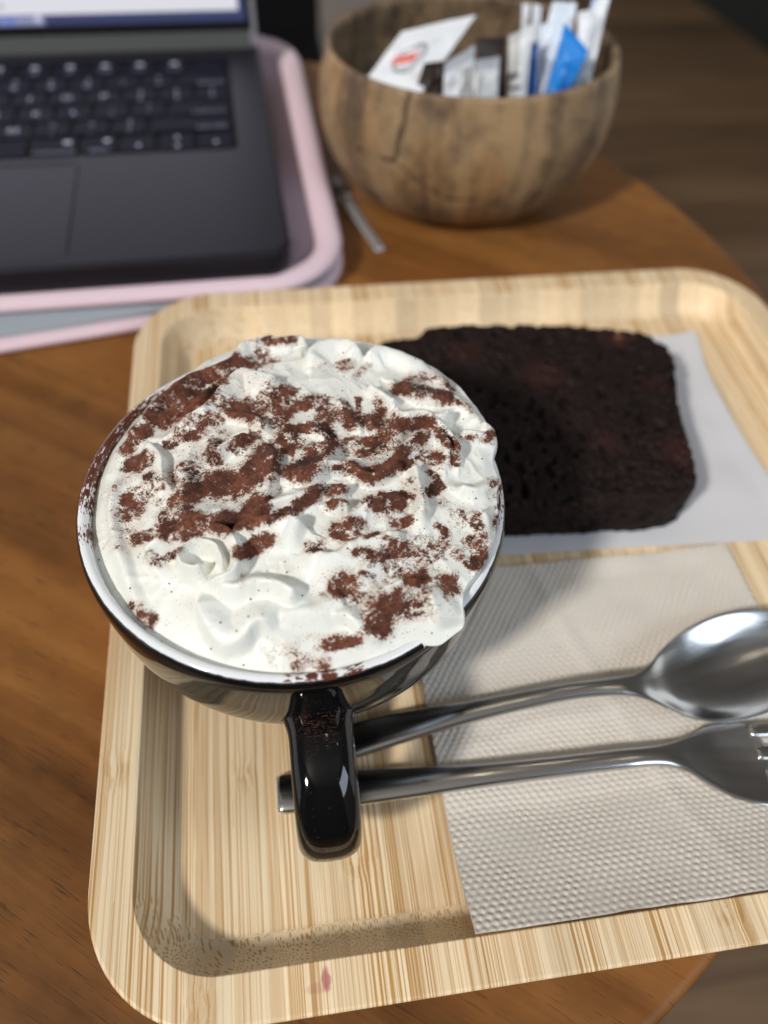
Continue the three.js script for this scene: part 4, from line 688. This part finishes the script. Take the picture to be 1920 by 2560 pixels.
{
  const B0 = 14, TOPY = 29, t = thing('laptop', 'open dark grey laptop with black keyboard standing on pink sleeve', 'laptop', [LT[0], 0, LT[2]], LTURN);
  const alu = phy({ color: lin(0.022, 0.0205, 0.028), metalness: 0.5, roughness: 0.45, specularIntensity: 0.5 });
  const ring = (ins, y) => roundRect(-312.6 + ins, -ins, -221 + ins, -ins, Math.max(2, 11 - ins), 10).map(([x, z]) => [x, y, z]);
  const KB = { x0: -294, x1: -18.3, z0: -194.5, z1: -90.4 };
  // deck: a frame round the keyboard well
  part('base', ringsGeo([ring(14, B0 + 1), ring(3, B0 + 1.4), ring(0.8, B0 + 3.4), ring(0.1, B0 + 7), ring(0, B0 + 12.5), ring(0.25, TOPY - 0.9), ring(0.8, TOPY - 0.3), ring(1.8, TOPY - 0.02), ring(2.5, TOPY)], false), alu, t);
  const sh = new THREE.Shape(ring(2.5, 0).map(([x, , z]) => new THREE.Vector2(x, -z))); sh.holes.push(new THREE.Path(roundRect(KB.x0, KB.x1, KB.z0, KB.z1, 3, 6).map(([x, z]) => new THREE.Vector2(x, -z))));
  sh.holes.push(new THREE.Path(roundRect(-219, -94.8, -84.6, -6, 4, 6).map(([x, z]) => new THREE.Vector2(x, -z))));
  const deck = new THREE.ShapeGeometry(sh, 4); deck.rotateX(-PI / 2); deck.translate(0, TOPY, 0); part('deck', deck, alu, t);
  part('keyboard_well', new THREE.BoxGeometry(KB.x1 - KB.x0, 1, KB.z1 - KB.z0).translate((KB.x0 + KB.x1) / 2, TOPY - 1.6, (KB.z0 + KB.z1) / 2), phy({ color: lin(0.003, 0.003, 0.004), roughness: 0.7, specularIntensity: 0.3 }), t);
  const tp = new RoundedBoxGeometry(123.4, 1.6, 77.8, 3, 0.7); tp.translate(-156.9, TOPY - 0.95, -45.3); part('trackpad', tp, phy({ color: lin(0.026, 0.024, 0.033), metalness: 0.5, roughness: 0.45, specularIntensity: 0.5 }), t);
  for (const [x, z] of [[-30, -25], [-282, -25], [-30, -200], [-282, -200]]) part('rubber_foot', new THREE.CylinderGeometry(7, 7, 2.4, 20).translate(x, B0 - 0.4, z), std({ color: lin(0.02, 0.02, 0.02), roughness: 0.9 }), t);
  // keys: every row ends at the right side of the well; [legend, second legend, width in key units]
  const ROWS = [
    [-185.6, 16.0, [['esc', '', 1.45], ['F1', '', 1], ['F2', '', 1], ['F3', '', 1], ['F4', '', 1], ['F5', '', 1], ['F6', '', 1], ['F7', '', 1], ['F8', '', 1], ['F9', '', 1], ['F10', '', 1], ['F11', '', 1], ['F12', '', 1], ['', '', 1.05]]],
    [-168.2, 15.6, [['~', '`', 1], ['!', '1', 1], ['@', '2', 1], ['#', '3', 1], ['$', '4', 1], ['%', '5', 1], ['^', '6', 1], ['&', '7', 1], ['*', '8', 1], ['(', '9', 1], [')', '0', 1], ['_', '-', 1], ['+', '=', 1], ['>delete', '', 1.5]]],
    [-151.8, 15.2, [['tab', '', 1.5], ['Q', '', 1], ['W', '', 1], ['E', '', 1], ['R', '', 1], ['T', '', 1], ['Y', '', 1], ['U', '', 1], ['I', '', 1], ['O', '', 1], ['P', '', 1], ['{', '[', 1], ['}', ']', 1], ['|', '\\', 1]]],
    [-135.2, 15.2, [['caps lock', '', 1.75], ['A', '', 1], ['S', '', 1], ['D', '', 1], ['F', '', 1], ['G', '', 1], ['H', '', 1], ['J', '', 1], ['K', '', 1], ['L', '', 1], [':', ';', 1], ['"', "'", 1], ['>return', '', 1.75]]],
    [-118.4, 15.2, [['shift', '', 2.25], ['Z', '', 1], ['X', '', 1], ['C', '', 1], ['V', '', 1], ['B', '', 1], ['N', '', 1], ['M', '', 1], ['<', ',', 1], ['>', '.', 1], ['?', '/', 1], ['>shift', '', 2.25]]],
    [-100.2, 17.0, [['fn', '', 1], ['control', '', 1], ['option', '', 1], ['command', '', 1.25], ['', '', 5], ['command', '', 1.25], ['option', '', 1], ['<-', '', 1], ['^v', '', 1], ['->', '', 1]]],
  ];
  const CELL = 64, COLS = 16, atlasKeys = [];
  for (const [z, d, keys] of ROWS) { let x = KB.x1 - 1.2; for (let i = keys.length - 1; i >= 0; i--) { const w = keys[i][2] * 19.05; atlasKeys.push({ k: keys[i], x: x - w / 2, z, w: w - 2.6, d: d - 0.4 }); x -= w; } }
  const AT = 1024, atlas = canvasTex(AT, 512, (g) => {
    g.fillStyle = '#07071a'; g.fillRect(0, 0, AT, 512); g.fillStyle = '#b9bdca'; g.textAlign = 'center'; g.textBaseline = 'middle';
    atlasKeys.forEach(({ k: [a, b] }, i) => {
      const x = (i % COLS) * CELL, y = Math.floor(i / COLS) * CELL; g.save(); g.translate(x, y);
      if (a === '<-' || a === '->' || a === '^v') { const tri = (cx, cy, r) => { g.beginPath(); for (let q = 0; q < 3; q++) { const an = r + q * 2 * PI / 3; g.lineTo(cx + 7 * Math.cos(an), cy + 7 * Math.sin(an)); } g.fill(); }; if (a === '^v') { tri(32, 16, -PI / 2); tri(32, 48, PI / 2); } else tri(32, 40, a === '<-' ? PI : 0); }
      else if (b) { g.font = '23px sans-serif'; g.fillText(a, 32, 18); g.fillText(b, 32, 46); }
      else { const word = a.replace(/^>(?=[a-z])/, ''); if (word.length > 1) { g.font = (word.length > 3 ? '13px' : '15px') + ' sans-serif'; g.textAlign = a[0] === '>' ? 'right' : 'center'; g.fillText(word, a[0] === '>' ? 61 : 32, word[0] === 'F' ? 46 : 50); if (word[0] === 'F') { g.fillRect(24, 14, 16, 11); } if (word === 'command' || word === 'option') g.fillRect(word === 'command' ? 44 : 40, 12, 12, 10); } else { g.font = '29px sans-serif'; g.fillText(word, 32, 32); } }
      g.restore();
    });
  });
  const keyMat = phy({ map: atlas, roughness: 0.6, specularIntensity: 0.22 });
  atlasKeys.forEach(({ x, z, w, d }, i) => {
    const g = new RoundedBoxGeometry(w, 1.5, d, 2, 0.6), P = g.attributes.position, N = g.attributes.normal, U = g.attributes.uv, cx = (i % COLS) * CELL, cy = Math.floor(i / COLS) * CELL;
    for (let k = 0; k < P.count; k++) { if (N.getY(k) > 0.9) { const a = clamp(P.getX(k) / w + 0.5, 0.02, 0.98), b = clamp(P.getZ(k) / d + 0.5, 0.02, 0.98); U.setXY(k, (cx + a * CELL) / AT, 1 - (cy + b * CELL) / 512); } else U.setXY(k, (cx + 2) / AT, 1 - (cy + 2) / 512); }
    g.translate(x, TOPY - 0.5, z); part('key', g, keyMat, t);
  });
  // lid, leaning back
  const lid = new THREE.Group(); lid.name = 'lid'; lid.position.set(0, (TOPY - 0.3) * mm, -207 * mm); lid.rotation.x = -0.33; t.add(lid);
  const shell = new RoundedBoxGeometry(312.6, 216, 4.4, 4, 2); shell.translate(-156.3, 108, -2.4); part('lid_shell', shell, std({ color: lin(0.32, 0.31, 0.33), metalness: 0.7, roughness: 0.4 }), lid);
  part('chin', new THREE.BoxGeometry(304, 8.6, 0.4).translate(-156.3, 4.5, -0.02), std({ color: lin(0.085, 0.088, 0.086), roughness: 0.3 }), lid);
  part('bezel', new THREE.BoxGeometry(306.5, 204.4, 0.4).translate(-156.3, 111.2, -0.03), std({ color: lin(0.006, 0.006, 0.007), roughness: 0.25 }), lid);
  const disp = canvasTex(1024, 1024, (g, w, h) => {   // shows the lower end of the desktop: a white window above a blue grey bar with icons
    const py = (v) => h - v / 196 * h, px = (v) => w + v / 300 * w;
    g.fillStyle = '#39406a'; g.fillRect(0, 0, w, h); g.fillStyle = '#e9e8f2'; g.fillRect(0, 0, w - 4, py(5.2)); g.fillStyle = '#39406a'; g.fillRect(px(-4), 0, 20, h);
    g.fillStyle = '#8f97bd'; g.fillRect(0, py(4.6), px(-112), 22);
    const cols = ['#6d86d8', '#4f7fd0', '#b04b5a', '#c7b48a', '#5f86d6', '#a9c0a6', '#c87a78', '#4a6a5a', '#9fb0e0', '#d2d4ea']; for (let i = 0; i < 26; i++) { g.fillStyle = cols[i % 10]; g.fillRect(px(-133 - i * 7.2), py(4.2), 17, 16); }
    g.fillStyle = '#c9cbe0'; g.fillRect(px(-117), py(5), 12, 18);
    g.fillStyle = '#9a98a2'; scribble(g, px(-138), py(10.2), 46, 1, 8, 31); scribble(g, px(-136), py(17.5), 60, 1, 6, 33); for (let j = 0; j < 20; j++) scribble(g, px(-220), py(24 + j * 7), 260, 1, 6, 40 + j);
  });
  part('screen', new THREE.BoxGeometry(300, 196, 0.4).translate(-155.6, 111.9, 0.2), std({ color: lin(0.01, 0.01, 0.01), emissive: lin(1, 1, 1), emissiveMap: disp, emissiveIntensity: 0.72, roughness: 0.25 }), lid);
  const L = new THREE.RectAreaLight(lin(0.82, 0.82, 0.95), 0.6, 0.30, 0.196); const at = new THREE.Vector3(-0.1556, 0.1119, 0.004), n = new THREE.Vector3(0, 0, 1); scene.updateMatrixWorld(true); lid.localToWorld(at); n.transformDirection(lid.matrixWorld); L.position.copy(at); L.lookAt(at.clone().add(n)); scene.add(L);
}

renderer.render(scene, camera);
